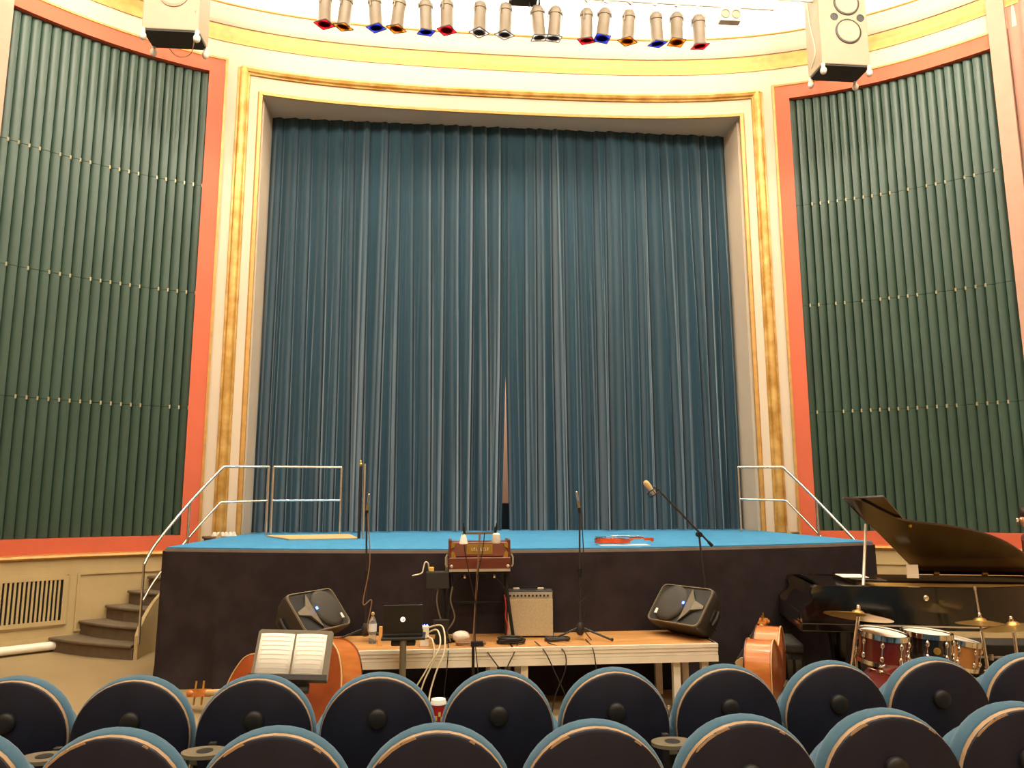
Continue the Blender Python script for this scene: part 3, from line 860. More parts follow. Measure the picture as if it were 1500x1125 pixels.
for i in (-1, 1):
    for z, c in ((.225, 'brass'), (.115, 'brass')):
        mb = MB(); mb.prism([(0, 0), (-i*.035, 0), (-i*.03, -.03), (0, -.045)] if z > .2 else [(0, -.02), (-i*.045, -.02), (-i*.03, .03), (-i*.012, .045), (0, .03)], -.003, .003,
                            Matrix.Translation((i*(W2-.022), -.152, z)) @ Matrix.Rotation(R(90), 4, 'X'))
        mb.build('corner_fitting', c, t, recalc=True)
    mb = MB(); mb.lathe([(.014, 0), (.014, .008), (.006, .012)], 12, Matrix.Translation((i*(W2-.025), -.181, .03)) @ Matrix.Rotation(R(90), 4, 'X')); mb.build('stud', 'silver_trim', t)
    mb = MB(); mb.tube([(i*(W2+.012), -.12, .02), (i*(W2+.024), -.12, .04), (i*(W2+.024), -.12, .10), (i*(W2+.010), -.12, .13)], .009, 6); mb.build('side_handle', 'silver_trim', t, smooth=60)
    mb = MB(); mb.box((i*(W2-.012), 0, .18), (.028, .30, .15)); mb.build('end_block', 'harm_wood', t, bev=.004)
t = thing('keyboard_stand', 'black folding stand carrying the brown harmonium', 'stand', (hx, hy, ZR))
zt = hz-.028-ZR
mb = MB(); mb.box((0, .02, zt), (.56, .30, .025)); mb.build('top_board', 'black', t, bev=.004)
for i in (-1, 1):
    mb = MB(); mb.tube([(i*.25, -.10, zt-.015), (i*.24, -.10, zt-.14), (i*.30, -.12, .02)], .016, 8); mb.build('leg', 'black', t, smooth=60)
    mb = MB(); mb.tube([(i*.25, .13, zt-.015), (i*.28, .14, .02)], .016, 8); mb.build('leg', 'black', t, smooth=60)
    mb = MB(); mb.tube([(i*.25, -.10, zt-.17), (i*.13, -.10, zt-.02)], .010, 6); mb.build('brace', 'black', t, smooth=60)
    mb = MB(); mb.cyl((i*.13, -.11, zt-.02), (i*.13, -.15, zt-.04), .01, n=8); mb.build('bolt', 'silver_trim', t)
    mb = MB(); mb.tube([(i*.30, -.18, .016), (i*.28, .2, .016)], .014, 6); mb.build('foot', 'black', t, smooth=60)
mb = MB(); mb.tube([(-.24, .13, .3), (.24, .13, .3)], .012, 6); mb.build('cross_bar', 'black', t, smooth=60)
# stereo bar stand with two small microphones over the harmonium
p0 = G(699, 1000, 0.0); px, py = -.70, 6.40
bt = Y(703, 781, py)
t = thing('stereo_bar_stand', 'thin straight stand with a cross bar in front of the harmonium', 'microphone stand', (px, py, 0))
mb = MB(); mb.lathe([(.13, 0), (.13, .015), (.03, .03), (.014, .05)], 20); mb.build('base', 'black', t, smooth=40)
mb = MB(); mb.tube([(0, 0, .04), (0, 0, .62)], .012, 8); mb.build('lower_pole', 'black', t, smooth=60)
mb = MB(); mb.box((.03, -.01, .615), (.10, .03, .045)); mb.build('clamp', 'black', t, bev=.006)
mb = MB(); mb.tube([(0, 0, .62), (bt.x-px, 0, bt.z)], .008, 8); mb.build('pole', 'brown_cable', t, smooth=60)
mb = MB(); mb.box((bt.x-px, 0, bt.z), (.24, .014, .018)); mb.build('cross_bar', 'stand_grey', t)
for i in (-1, 1):
    c = V((bt.x-px+i*.135, 0, bt.z))
    mb = MB(); mb.cyl(c+V((0, .0, .05)), c+V((-i*.01, .0, -.01)), .014, .011, 10); mb.cyl(c+V((0, 0, .05)), c+V((.005*i, -.01, .085)), .006, n=6); mc = mb.build('clip', 'black', t, smooth=40)
    mb = MB(); mb.lathe([(.012, -.005), (.02, -.02), (.034, -.07), (.036, -.085), (.02, -.09)] if i < 0 else [(.02, -.0), (.033, -.01), (.035, -.075), (.028, -.085)], 14, Matrix.Translation(c)); mb.build('windscreen', 'paper', t, smooth=50)
for sgn in (-1, 1):
    mb = MB(); mb.tube(spline([(sgn*.09, -.012, bt.z), (sgn*.07, -.02, bt.z-.16), (sgn*.03, -.02, bt.z-.36), (.02, -.02, .9), (.015, -.02, .64), (.05, -.05, .3)], 5), .0045, 5); mb.build('cable', 'black_cable', t)

# tray with small things
p = Y(641, 850, 6.85)
t = thing('side_tray', 'small black tray box clamped beside the harmonium', 'tray', (p.x, 6.9, ZR))
zt = p.z-ZR
mb = MB(); mb.box((0, 0, zt), (.20, .15, .14)); mb.build('tray', 'amp_tolex', t, bev=.006)
mb = MB(); mb.tube([(.06, 0, zt-.07), (.06, 0, .02)], .011, 8); mb.build('pole', 'black', t)
mb = MB(); mb.lathe([(.10, 0), (.10, .014), (.02, .02)], 18, Matrix.Translation((.06, 0, 0))); mb.build('base', 'black', t)
for xx, yy in ((.075, .02), (.09, .04)):
    mb = MB(); mb.cyl((xx, yy, zt+.07), (xx-.004, yy, zt+.19), .006, n=6); mb.build('rod', 'steel', t)
mb = MB(); mb.box((-.055, -.02, zt+.07+.021+ZR), (.045, .05, .04), Matrix.Translation((p.x, 6.9, 0))); tag(mb.build('tape_roll', 'yellow_tape', bev=.008), 'small yellow block on the black tray beside the harmonium', 'block')
mb = MB(); zz = zt+ZR+.075
mb.tube(spline([(p.x-.075, 6.86, zz+.01), (p.x-.085, 6.85, zz+.07), (p.x-.11, 6.84, zz+.08), (p.x-.125, 6.83, zz+.03), (p.x-.14, 6.82, zz-.01), (p.x-.22, 6.8, zz-.03)], 6), .006, 6)
tag(mb.build('clip_lamp_neck', 'white_cable', smooth=60), 'thin bent white stem poking out from the tray', 'stem')

# guitar amplifier
t = thing('guitar_amplifier', 'guitar amplifier with cream grille cloth on the platform', 'amplifier', (-.165, 7.11, ZR), R(-4))
mb = MB(); mb.box((0, 0, .205), (.44, .21, .40)); mb.build('cabinet', 'amp_tolex', t, bev=.012)
mb = MB(); mb.box((.01, -.108, .175), (.405, .012, .32)); mb.build('grille_cloth', 'amp_cloth', t, bev=.004)
mb = MB(); mb.box((.0, -.106, .365), (.42, .010, .06)); cp = mb.build('control_panel', 'silver_trim', t)
for i in range(11):
    mb = MB(); mb.cyl((-.17+i*.034, -.112, .365), (-.17+i*.034, -.125, .365), .009, n=8); mb.build('knob', 'black', cp)
for x in (-.11, .11):
    mb = MB(); mb.box((x, 0, .415), (.06, .04, .018)); mb.build('handle_cap', 'silver_trim', t, bev=.004)
mb = MB(); mb.box((0, 0, .425), (.18, .03, .01)); mb.build('handle', 'black', t)
for x in (-.19, .19):
    mb = MB(); mb.box((x, -.06, .002), (.03, .03, .01)); mb.build('foot', 'rubber', t)
mb = MB(); mb.tube(spline([(-.40, 6.97, .93), (-.385, 6.96, .83), (-.39, 6.96, .74), (-.37, 6.95, .66), (-.38, 6.9, .58)], 6), .006, 6)
tag(mb.build('red_cable', 'red_cable', smooth=60), 'red cable hanging beside the guitar amplifier', 'cable')

# laptop on a pole stand
t = thing('laptop_stand', 'grey pole stand holding the laptop in front of the platform', 'stand', (-1.255, 6.2, 0))
mb = MB(); mb.lathe([(.16, 0), (.16, .012), (.04, .025)], 20); mb.build('base', 'stand_grey', t, smooth=40)
mb = MB(); mb.cyl((0, 0, .02), (0, 0, .69), .026, n=14); mb.build('pole', 'stand_grey', t, smooth=60)
mb = MB(); mb.box((0, .1, .70), (.34, .27, .02)); mb.build('top_plate', 'black_plastic', t, bev=.005)
mb = MB(); mb.box((0, .05, .665), (.19, .1, .045)); mb.build('bracket', 'black_plastic', t, bev=.01)
t = thing('laptop', 'open dark laptop with its lid turned to the seats and a round white logo', 'laptop', (-1.26, 6.2, .711))
mb = MB(); mb.box((0, .13, .012), (.31, .23, .022)); mb.build('base', 'laptop_dark', t, bev=.005)
ml = Matrix.Translation((0, .02, .02)) @ Matrix.Rotation(R(8), 4, 'X')
mb = MB(); mb.box((0, 0, .115), (.305, .010, .225), ml); ld = mb.build('lid', 'laptop_dark', t, bev=.004)
mb = MB(); mb.lathe([(.020, 0), (.020, .003)], 18, ml @ Matrix.Translation((0, -.005, .115)) @ Matrix.Rotation(R(90), 4, 'X')); lg = mb.build('logo', 'logo_white', ld)
mb = MB(); mb.box((.004, -.009, .112), (.006, .002, .014), ml); mb.build('logo_mark', 'black', ld)
# usb hub + bottle etc. on the platform
c = G(622, 934, ZR)
t = thing('charging_hub', 'white charging block with blue lights beside the laptop', 'charger', (-1.10, 6.68, ZR))
mb = MB(); mb.box((0, 0, .085), (.075, .05, .17)); mb.build('body', 'white_plastic', t, bev=.008)
for i in range(3):
    mb = MB(); mb.box((-.022+i*.022, -.01, .175), (.010, .01, .014)); mb.build('light', 'led_blue', t)
mb = MB(); mb.box((0, -.027, .07), (.074, .004, .008)); mb.build('seam', 'stand_grey', t)
bx = G(545, 943, ZR)
t = thing('water_bottle', 'clear plastic water bottle with a white label on the platform', 'bottle', (bx.x, bx.y+.02, ZR))
mb = MB(); mb.lathe([(.030, 0), (.034, .01), (.034, .06), (.031, .075), (.034, .09), (.034, .17), (.026, .20), (.012, .225), (.012, .24)], 18); mb.build('bottle', 'bottle_clear', t, smooth=50)
mb = MB(); mb.lathe([(.0345, .10), (.0355, .10), (.0355, .165), (.0345, .165)], 18, cap=False); mb.build('label_band', 'bottle_label', t, smooth=50)
mb = MB(); mb.lathe([(.014, .238), (.014, .255), (.006, .262)], 12); mb.build('cap', 'maple', t)
mb = MB(); mb.box((0, 0, .08), (.028, .03, .16), Matrix.Translation((-1.47, 6.75, ZR))); tag(mb.build('orange_box', 'bare_wood', bev=.003), 'narrow orange carton half hidden behind the laptop', 'carton')
mb = MB(); mb.loft([[V((-.96+math.cos(a*.785)*r_*.8, 6.78+math.sin(a*.785)*r_*.6, ZR+z)) for a in range(8)] for r_, z in ((.06, 0), (.075, .02), (.06, .08), (.085, .17), (.09, .2))])
tag(mb.build('dark_bag', 'amp_tolex', smooth=60), 'limp dark pouch standing on the platform below the tray', 'pouch')
mb = MB(); random.seed(4)
rings = []
for j in range(7):
    a = math.pi*j/6
    rings.append([V((-.79+(.085+random.uniform(-.012, .012))*math.sin(a)*math.cos(b*.628)+.0, 6.85+.06*math.sin(a)*math.sin(b*.628), ZR+.05-.048*math.cos(a)+random.uniform(-.004, .004)*(0 < j < 6))) for b in range(10)])
mb.loft(rings); tag(mb.build('tissue_bundle', 'tissue', smooth=70), 'crumpled pale tissue bundle on the platform', 'tissue')

# cables on and over the platform
def cable(pts, r, m, label, k=6, name='cable', cat='cable', group=None):
    mb = MB(); mb.tube(spline(pts, k), r, 6)
    return tag(mb.build(name, m, smooth=60), label, cat, group)
def coil(c, rx, ry, turns, m, label, r=.007, seed=1):
    rnd = random.Random(seed); pts = []
    for i in range(turns*10):
        a = i*.628; q = .75+.25*rnd.random()
        pts.append((c[0]+rx*q*math.cos(a), c[1]+ry*q*math.sin(a), c[2]+r+.004*(i/10)+rnd.uniform(0, .006)))
    return cable(pts, r, m, label, 2, 'coiled_cable')
coil((-.71, 6.70, ZR), .13, .06, 5, 'brown_cable', 'coiled brown cable lying below the harmonium', seed=2)
coil((.05, 6.80, ZR), .11, .06, 6, 'black_plastic', 'coiled grey cable by the foot of the middle microphone stand', seed=3)
coil((-.36, 6.74, ZR), .12, .09, 9, 'black_cable', 'tangled black cable heap at the foot of the harmonium stand', .009, seed=5)
wc = [((-1.07, 6.70, .66), (-.99, 6.62, .69), (-.97, 6.5, .58), (-1.08, 6.46, .40), (-1.18, 6.42, .22), (-1.14, 6.35, .06), (-1.0, 6.3, .03)),
      ((-1.07, 6.70, .70), (-.95, 6.62, .72), (-.93, 6.5, .55), (-1.0, 6.46, .38), (-1.05, 6.42, .2), (-1.04, 6.3, .05), (-.95, 6.2, .03)),
      ((-1.09, 6.70, .63), (-1.03, 6.56, .62), (-1.02, 6.5, .48), (-1.10, 6.46, .3), (-1.15, 6.4, .1), (-1.05, 6.25, .03))]
for i, c in enumerate(wc):
    cable(c, .007, 'white_cable', 'white cable drooping from the charging block to the floor', group='white cables from the charging block')
for i, c in enumerate((((-.90, 6.72, .56), (-.90, 6.54, .53), (-.91, 6.5, .4), (-.93, 6.5, .2), (-.92, 6.5, .02)),
                       ((-.62, 6.68, .57), (-.56, 6.53, .5), (-.45, 6.5, .36), (-.33, 6.5, .2), (-.25, 6.5, .02)),
                       ((-.30, 6.70, .57), (-.36, 6.53, .5), (-.42, 6.5, .36), (-.36, 6.5, .15), (-.30, 6.45, .02)),
                       ((-.16, 6.70, .57), (-.10, 6.53, .52), (-.02, 6.5, .36), (.06, 6.48, .18), (.10, 6.45, .02)),
                       ((-.05, 6.70, .56), (.06, 6.53, .52), (.07, 6.5, .38), (-.02, 6.48, .18), (-.06, 6.45, .02)),
                       ((.30, 6.80, .56), (.31, 6.54, .53), (.33, 6.5, .38), (.36, 6.48, .2), (.38, 6.45, .02)))):
    cable(c, .005, 'black_cable', 'thin black cable hanging over the aluminium edge of the platform', group='black cables over the platform edge')
for q in ((-.965, -.9), (-.845, -.93)):
    cable(((q[0]-.02, 6.86, 1.02), (q[0]-.035, 6.85, .90), (q[0]-.0, 6.84, .75), (q[1], 6.82, .62), (q[1]+.02, 6.8, .565)), .007, 'stand_grey', 'grey cable hanging from the tray beside the harmonium', group='cables from the tray')
# power strip on the floor
t = thing('power_strip', 'white power strip with plugs on the floor below the laptop', 'power strip', (-.93, 6.0, 0), R(-20))
mb = MB(); mb.box((0, 0, .025), (.34, .07, .05)); mb.build('body', 'white_plastic', t, bev=.01)
for i, (x, h) in enumerate(((-.12, .07), (-.05, .11), (.03, .08), (.10, .05))):
    mb = MB(); mb.box((x, 0, .05+h/2), (.05, .05, h), Matrix.Rotation(R(random.uniform(-8, 8)), 4, 'Y')); mb.build('plug', 'white_plastic', t, bev=.01)
cable([(-1.05+.03*math.sin(i*1.3)+.02*i, 5.95+.06*math.cos(i*1.9), .06+.09*abs(math.sin(i*.9))) for i in range(12)], .006, 'white_cable', 'looped white cable on the white power strip', 4)
# effect box under the platform
t = thing('connector_box', 'black connector box with plugs and a red light on the floor under the platform', 'connector box', (1.02, 6.35, 0), R(5))
mb = MB(); mb.box((0, 0, .035), (.42, .20, .07)); mb.build('body', 'amp_tolex', t, bev=.008)
for i in range(5):
    mb = MB(); mb.cyl((-.14+i*.07, -.02, .07), (-.14+i*.07, -.02, .12), .012, n=8); mb.build('plug', 'steel' if i != 1 else 'led_red', t)
cable([(.86, 6.33, .1), (.80, 6.25, .16), (.70, 6.2, .06), (.6, 6.2, .02), (.35, 6.25, .015), (.1, 6.2, .015)], .008, 'black_cable', 'thick black cable running from the connector box along the floor')
cable([(-.2, 6.3, .015), (.0, 6.22, .02), (.2, 6.3, .03), (.33, 6.2, .02), (.5, 6.28, .015)], .012, 'black_cable', 'bundle of dark cable lying on the floor under the platform')

# ------------------------------------------------------------------ music stand with score
mc = Y(427, 962, 5.25)
t = thing('music_stand', 'grey music stand with a wide desk in front of the double bass', 'music stand', (mc.x, 5.3, 0))
tl = Matrix.Translation((0, 0, mc.z)) @ Matrix.Rotation(R(2.5), 4, 'Y') @ Matrix.Rotation(R(-28), 4, 'X')
mb = MB(); mb.prism([(-.245, -.17), (.245, -.17), (.245, .15), (.23, .165), (-.23, .165), (-.245, .15)], -.004, .004, tl @ Matrix.Rotation(R(90), 4, 'X')); mb.build('desk', 'stand_grey', t, recalc=True)
mb = MB(); mb.box((0, -.035, -.17), (.49, .07, .008), tl); mb.box((0, -.066, -.155), (.49, .006, .03), tl); mb.build('ledge', 'black_plastic', t)
mb = MB(); mb.box((.06, .03, -.2), (.14, .05, .06), tl); mb.build('bracket', 'black_plastic', t, bev=.008)
mb = MB(); mb.cyl((0, .05, .05), (0, .05, mc.z-.12), .014, n=10); mb.build('pole', 'black_plastic', t, smooth=60)
for a in (90, 210, 330):
    mb = MB(); mb.tube([(0, .05, .2), (.28*math.cos(R(a)), .05+.28*math.sin(R(a)), .01)], .010, 6); mb.build('leg', 'black_plastic', t)
t = thing('sheet_music', 'open white sheet music resting on the music stand', 'sheet music', (mc.x, 5.3, mc.z))
tl2 = Matrix.Rotation(R(2.5), 4, 'Y') @ Matrix.Rotation(R(-28), 4, 'X')
for i in (-1, 1):
    x0, x1 = (-.225, -.006) if i < 0 else (.006, .205)
    mb = MB(); mb.grid(lambda u, v: tl2 @ V((x0+(x1-x0)*u, -.008-.014*math.sin(u*3.14), -.16+.295*v)), 6, 2)
    pg = mb.build('page', 'paper', t, smooth=80, solid=.003)
    for k in range(9):
        mb = MB(); mb.grid(lambda u, v: tl2 @ V((x0+.015+(x1-x0-.03)*u, -.0115-.014*math.sin((.07+.86*u)*3.14), .115-k*.029-.0035*v)), 6, 1); mb.build('stave', 'ink', pg)

# ------------------------------------------------------------------ double basses
def bass_outline(L=1.12, lb=.34, ub=.255, wb=.185):
    """half-width along the body axis, from tail (0) to neck (L)"""
    pts = spline([(0, .0, 0), (.01, .12, 0), (.06, .25, 0), (.16, .325, 0), (.28, lb, 0), (.42, .29, 0), (.50, .235, 0), (.56, wb+.01, 0), (.64, wb, 0),
                  (.71, .215, 0), (.76, .235, 0), (.86, ub, 0), (.96, .23, 0), (1.05, .14, 0), (1.10, .06, 0), (L, .03, 0)], 3)
    return [(p.x, p.y) for p in pts]
def double_bass(name, label, m, side_col='bass_rib', wtop='bass_wood', back=False):
    """local: x along body (tail to neck), y across, z belly direction; m places it"""
    t = thing(name, label, 'double bass', mtx=m)
    half = bass_outline()
    ol = half + [(x, -y) for x, y in reversed(half[1:-1])]
    mb = MB(); mb.prism([(x, y*.97) for x, y in ol], -.095, .095); mb.build('ribs', side_col, t, smooth=35)
    for nm, z, s in (('belly', .095, 1), ('back', -.095, -1)):
        mb = MB(); n = len(ol); rings = []
        cx = .52
        for k, dz in ((1.0, 0), (1.0, .008), (.93, .016), (.7, .032), (.35, .042), (.03, .045)):
            rings.append([(cx+(x-cx)*k, y*k, z+s*dz) for x, y in ol])
        mb.loft(rings); bo = mb.build(nm, wtop, t, smooth=50, recalc=True)
        mb = MB(); mb.tube([(x*.995+.003, y*.985, z+s*.010) for x, y in ol], .006, 5, closed=True); mb.build('purfling', 'maple' if nm == 'back' else 'ebony', bo)
    mb = MB(); mb.prism([(.0, .03), (.36, .045), (.38, .03), (.38, -.03), (.36, -.045), (0, -.03)], .155, .168); mb.build('tailpiece', 'ebony', t, bev=.004)
    mb = MB(); mb.prism([(-.10, .13), (.10, .13), (.085, .20), (.05, .245), (-.05, .245), (-.085, .20)], -.008, .008, Matrix.Translation((.5, 0, 0)) @ Matrix.Rotation(R(90), 4, 'Z') @ Matrix.Rotation(R(90), 4, 'X')); mb.build('bridge', 'maple', t)
    mb = MB(); mb.prism([(.74, .045), (1.62, .022), (1.62, -.022), (.74, -.045)], .175, .195); mb.build('fingerboard', 'ebony', t)
    mb = MB(); mb.tube([(1.08, 0, .09), (1.2, 0, .13), (1.62, 0, .155)], [.05, .03, .024], 10); mb.build('neck', 'maple', t, smooth=60)
    mb = MB(); mb.prism([(1.62, .03), (1.80, .03), (1.80, -.03), (1.62, -.03)], .11, .19); mb.tube([(1.80+.05*math.cos(a*.5)*(1-a*.06)-.02, 0, .13+.05*math.sin(a*.5)*(1-a*.06)) for a in range(14)], .022, 8)
    sc = mb.build('scroll', 'bass_rib', t, smooth=50)
    for k in (1.67, 1.76):
        mb = MB(); mb.cyl((k, -.09, .15), (k, .09, .15), .008, n=8); mb.build('peg', 'brass', sc)
    for k in range(4):
        y = -.022+.0147*k
        mb = MB(); mb.tube([(.36, y, .165), (.5, y*1.8, .248), (1.62, y*.8, .198)], .0025, 4); mb.build('string', 'steel', t)
    for s in (-1, 1):
        mb = MB(); mb.tube(spline([(.42, s*.12, .138), (.46, s*.145, .135), (.52, s*.13, .136), (.58, s*.11, .137), (.62, s*.12, .135)], 4), .008, 5); mb.build('sound_hole', 'ebony', t)
    mb = MB(); mb.cyl((0.01, 0, 0), (-.06, 0, 0), .018, .014, 10); mb.cyl((-.06, 0, 0), (-.20, 0, 0), .006, n=8); mb.build('endpin', 'brass', t, smooth=50)
    return t
# left: lying on its side behind the music stand, neck towards the steps
ax = V((-.82, .56, -.13)).normalized(); belly = V((.52, .82, -.2)); belly = (belly-ax*belly.dot(ax)).normalized()
yy = belly.cross(ax)
double_bass('double_bass', 'reddish double bass lying on its side behind the music stand', basis(ax, yy, belly, (-1.60, 5.85, .42)) @ Matrix.Scale(1.07, 4))
# right: lying on its side, seen from its lower end, next to the platform
ax = V((.50, .86, .17)).normalized(); belly = V((-.86, .50, .0)); belly = (belly-ax*belly.dot(ax)).normalized()
yy = belly.cross(ax)
double_bass('double_bass', 'amber double bass lying on its side between platform and piano stool', basis(ax, yy, belly, (1.45, 5.86, .305)) @ Matrix.Scale(.96, 4))

# violin on the stage edge
vp = G(905, 797, ZS)
def violin(loc, rz):
    t = thing('violin', 'orange violin lying on the edge of the blue stage', 'violin', (loc.x, loc.y, ZS+.012), rz)
    k = .36/1.12
    half = bass_outline(); ol = [(x*k, y*k*1.0) for x, y in half] + [(x*k, -y*k) for x, y in reversed(half[1:-1])]
    mb = MB(); mb.prism(ol, .012, .045); mb.build('ribs', 'violin_wood', t, smooth=35)
    for nm, z, s in (('belly', .045, 1), ('back', .012, -1)):
        mb = MB(); mb.loft([[(.17+(x-.17)*q, y*q, z+s*dz) for x, y in ol] for q, dz in ((1.03, 0), (1.03, .003), (.7, .009), (.05, .012))]); mb.build(nm, 'violin_wood', t, smooth=50, recalc=True)
    mb = MB(); mb.prism([(.23, .02), (.50, .012), (.50, -.012), (.23, -.02)], .068, .074); mb.build('fingerboard', 'ebony', t)
    mb = MB(); mb.tube([(.35, 0, .04), (.40, 0, .055), (.50, 0, .062)], [.02, .012, .011], 8); mb.build('neck', 'violin_wood', t, smooth=60)
    mb = MB(); mb.box((.535, 0, .05), (.07, .022, .024)); mb.lathe([(.018, -.02), (.02, 0), (.018, .02)], 12, Matrix.Translation((.58, 0, .043)) @ Matrix.Rotation(R(90), 4, 'X')); mb.build('scroll', 'violin_wood', t, smooth=40)
    mb = MB(); mb.prism([(-.04, .05), (.04, .05), (.03, .078), (-.03, .078)], -.003, .003, Matrix.Translation((.185, 0, 0)) @ Matrix.Rotation(R(90), 4, 'Z') @ Matrix.Rotation(R(90), 4, 'X')); mb.build('bridge', 'maple', t)
    mb = MB(); mb.prism([(.005, .012), (.12, .02), (.12, -.02), (.005, -.012)], .064, .069); mb.build('tailpiece', 'ebony', t)
    for q in range(4):
        yq = -.012+.008*q
        mb = MB(); mb.tube([(.12, yq, .068), (.185, yq*1.4, .08), (.50, yq*.7, .076)], .001, 4); mb.build('string', 'steel', t)
    mb = MB(); mb.cyl((.03, .05, .0), (.03, .05, .05), .012, n=8); mb.box((.04, .04, .052), (.07, .05, .01)); mb.build('chin_rest', 'black', t, bev=.003)
    return t
violin(V((.60, 7.80, 0)), R(-20))
mb = MB(); mb.box((.86, 7.64, ZS+.004), (.50, .20, .006), Matrix.Identity(4)); tag(mb.build('music_sheet_folder', 'bottle_label'), 'pale sheet lying under the violin on the stage', 'sheet')

# ------------------------------------------------------------------ grand piano
PM = Matrix.Translation((2.60, 6.33, 0)) @ Matrix.Rotation(R(-15), 4, 'Z') @ Matrix.Diagonal((1, 1, 1.03, 1))
IPM0 = PM.inverted()
t = thing('grand_piano', 'black grand piano with its brown-black lid propped open', 'piano', mtx=PM)
curve = [(p.x, p.y) for p in spline([(.75, 0, 0), (1.0, .03, 0), (1.3, .15, 0), (1.6, .34, 0), (1.85, .50, 0), (2.1, .66, 0), (2.3, .84, 0), (2.36, 1.02, 0), (2.28, 1.13, 0), (2.1, 1.18, 0)], 4)]
case = [(0, 0)] + curve + [(0, 1.18)]
def inset(ol, d):
    n = len(ol); res = []
    for i in range(n):
        a, b, c = V((*ol[i-1], 0)), V((*ol[i], 0)), V((*ol[(i+1) % n], 0))
        t1, t2 = (b-a).normalized(), (c-b).normalized()
        nn = (V((-t1.y, t1.x, 0))+V((-t2.y, t2.x, 0))).normalized()
        k = 1/max(.5, nn.dot(V((-t1.y, t1.x, 0))))
        res.append((b.x+nn.x*d*k, b.y+nn.y*d*k))
    return res
ins = inset(case, .04)
mb = MB()
rg = [[(x, y, .70) for x, y in case], [(x, y, 1.0) for x, y in case], [(x, y, 1.0) for x, y in ins], [(x, y, .86) for x, y in ins]]
mb.loft(rg, cap=False); mb.build('rim', 'black_gloss', t, smooth=30, recalc=True)
mb = MB(); mb.prism(case, .66, .70); mb.build('bottom_frame', 'black_gloss', t)
mb = MB(); mb.prism([(x, y) for x, y in inset(case, -.006)], .685, .697); mb.build('bottom_bead', 'silver_trim', t)
mb = MB(); mb.prism(inset(case, .05), .90, .915); mb.build('sound_board', 'bare_wood', t)
mb = MB(); mb.prism(inset(case, .16), .92, .935); mb.build('iron_plate', 'gold_leaf', t)
# keyboard end
mb = MB(); prof = [(0, .70), (0, 1.0), (-.36, 1.0), (-.40, .985), (-.415, .95), (-.40, .90), (-.42, .86), (-.47, .83), (-.50, .80), (-.50, .70)]
for y in (.0, 1.07):
    mb = MB(); mb.prism(prof, -y-.11, -y, Matrix.Rotation(R(90), 4, 'X'))
    mb.build('cheek', 'black_gloss', t, recalc=True)
mb = MB(); mb.box((-.25, .59, .665), (.52, 1.18, .07)); mb.build('key_bed', 'black_gloss', t, bev=.01)
mb = MB(); mb.box((-.49, .59, .735), (.03, .96, .07)); mb.build('key_slip', 'black_gloss', t)
mb = MB(); mb.prism([(-.485, .765), (-.30, .96), (-.28, .96), (-.28, .75), (-.485, .75)], -1.07, -.11, Matrix.Rotation(R(90), 4, 'X')); mb.build('fall_board', 'black_gloss', t, recalc=True)
mb = MB(); mb.box((-.13, .59, .985), (.32, .96, .02)); mb.build('pin_block_cover', 'black_gloss', t)
mb = MB(); mb.box((.12, .70, 1.02), (.30, .70, .02), Matrix.Rotation(R(2), 4, 'Y')); md_ = mb.build('music_desk', 'lid_brown', t, bev=.004)
mb = MB(); mb.box((.06, .55, 1.036), (.22, .30, .006)); mb.build('paper', 'paper', md_)
mb = MB(); wc_ = IPM0 @ G(1337, 842, 1.06); mb.box((wc_.x, wc_.y, 1.06), (.10, .02, .12), Matrix.Identity(4)); mb.build('white_card', 'paper', t)
mb = MB(); mb.lathe([(.022, 0), (.022, .006), (.014, .012), (.006, .012)], 16, Matrix.Translation((.50, -.001, .915)) @ Matrix.Rotation(R(90), 4, 'X')); mb.build('lock_rosette', 'chrome', t, smooth=40)
for x, y in ((.02, .10), (.02, 1.08), (1.85, 1.0)):
    mb = MB(); mb.loft([[(x+i*w_, y+j*w_, z) for i, j in ((-1, -1), (1, -1), (1, 1), (-1, 1))] for w_, z in ((.04, .07), (.045, .12), (.07, .42), (.085, .56), (.085, .66))]); lg_ = mb.build('leg', 'black_gloss', t, bev=.008)
    mb = MB(); mb.cyl((x-.012, y, .035), (x+.012, y, .035), .035, n=14); mb.cyl((x, y, .04), (x, y, .075), .018, n=8); mb.build('castor', 'brass', lg_, smooth=40)
mb = MB()
for y in (.52, .72): mb.box((.08, y, .40), (.04, .03, .52))
mb.box((.06, .62, .12), (.16, .34, .09)); ly = mb.build('lyre', 'black_gloss', t, bev=.006)
for y in (.54, .62, .70):
    mb = MB(); mb.box((-.07, y, .10), (.14, .03, .012)); mb.build('pedal', 'brass', ly, bev=.004)
# lid
TH = R(36); ZH, YH = 1.003, 1.18
IPM = PM.inverted()
ex, eb = V((1, 0, 0)), V((0, -math.cos(TH), math.sin(TH))); en = ex.cross(eb)
LM = basis(ex, eb, en, (0, YH, ZH))
def lid_uv(u, v, off=0.0):
    o = LM.inverted() @ (IPM @ CAM); d = LM.inverted().to_3x3() @ (IPM.to_3x3() @ ray(u, v))
    k = (off-o.z)/d.z; p = o+d*k; return (p.x, p.y)
edge = [lid_uv(*q) for q in ((1236, 730), (1262, 734), (1292, 749), (1325, 763), (1380, 770), (1420, 777), (1450, 785), (1478, 797), (1500, 811))]
edge = [(p.x, p.y) for p in spline([(a, b, 0) for a, b in edge], 3)]
x0h = lid_uv(1345, 843)[0]
xe, be = edge[-1]
tail = [(xe+.12, be*.72), (xe+.20, be*.40), (xe+.22, .12), (xe+.16, 0)]
LO = [(x0h, 0)] + edge + tail
mb = MB(); mb.prism(LO, -.022, 0, LM); lid = mb.build('lid', 'lid_brown', t, bev=.004, recalc=True)
fl = [lid_uv(*q, -.05) for q in ((1234, 728), (1294, 725), (1330, 766), (1300, 790), (1262, 757))]
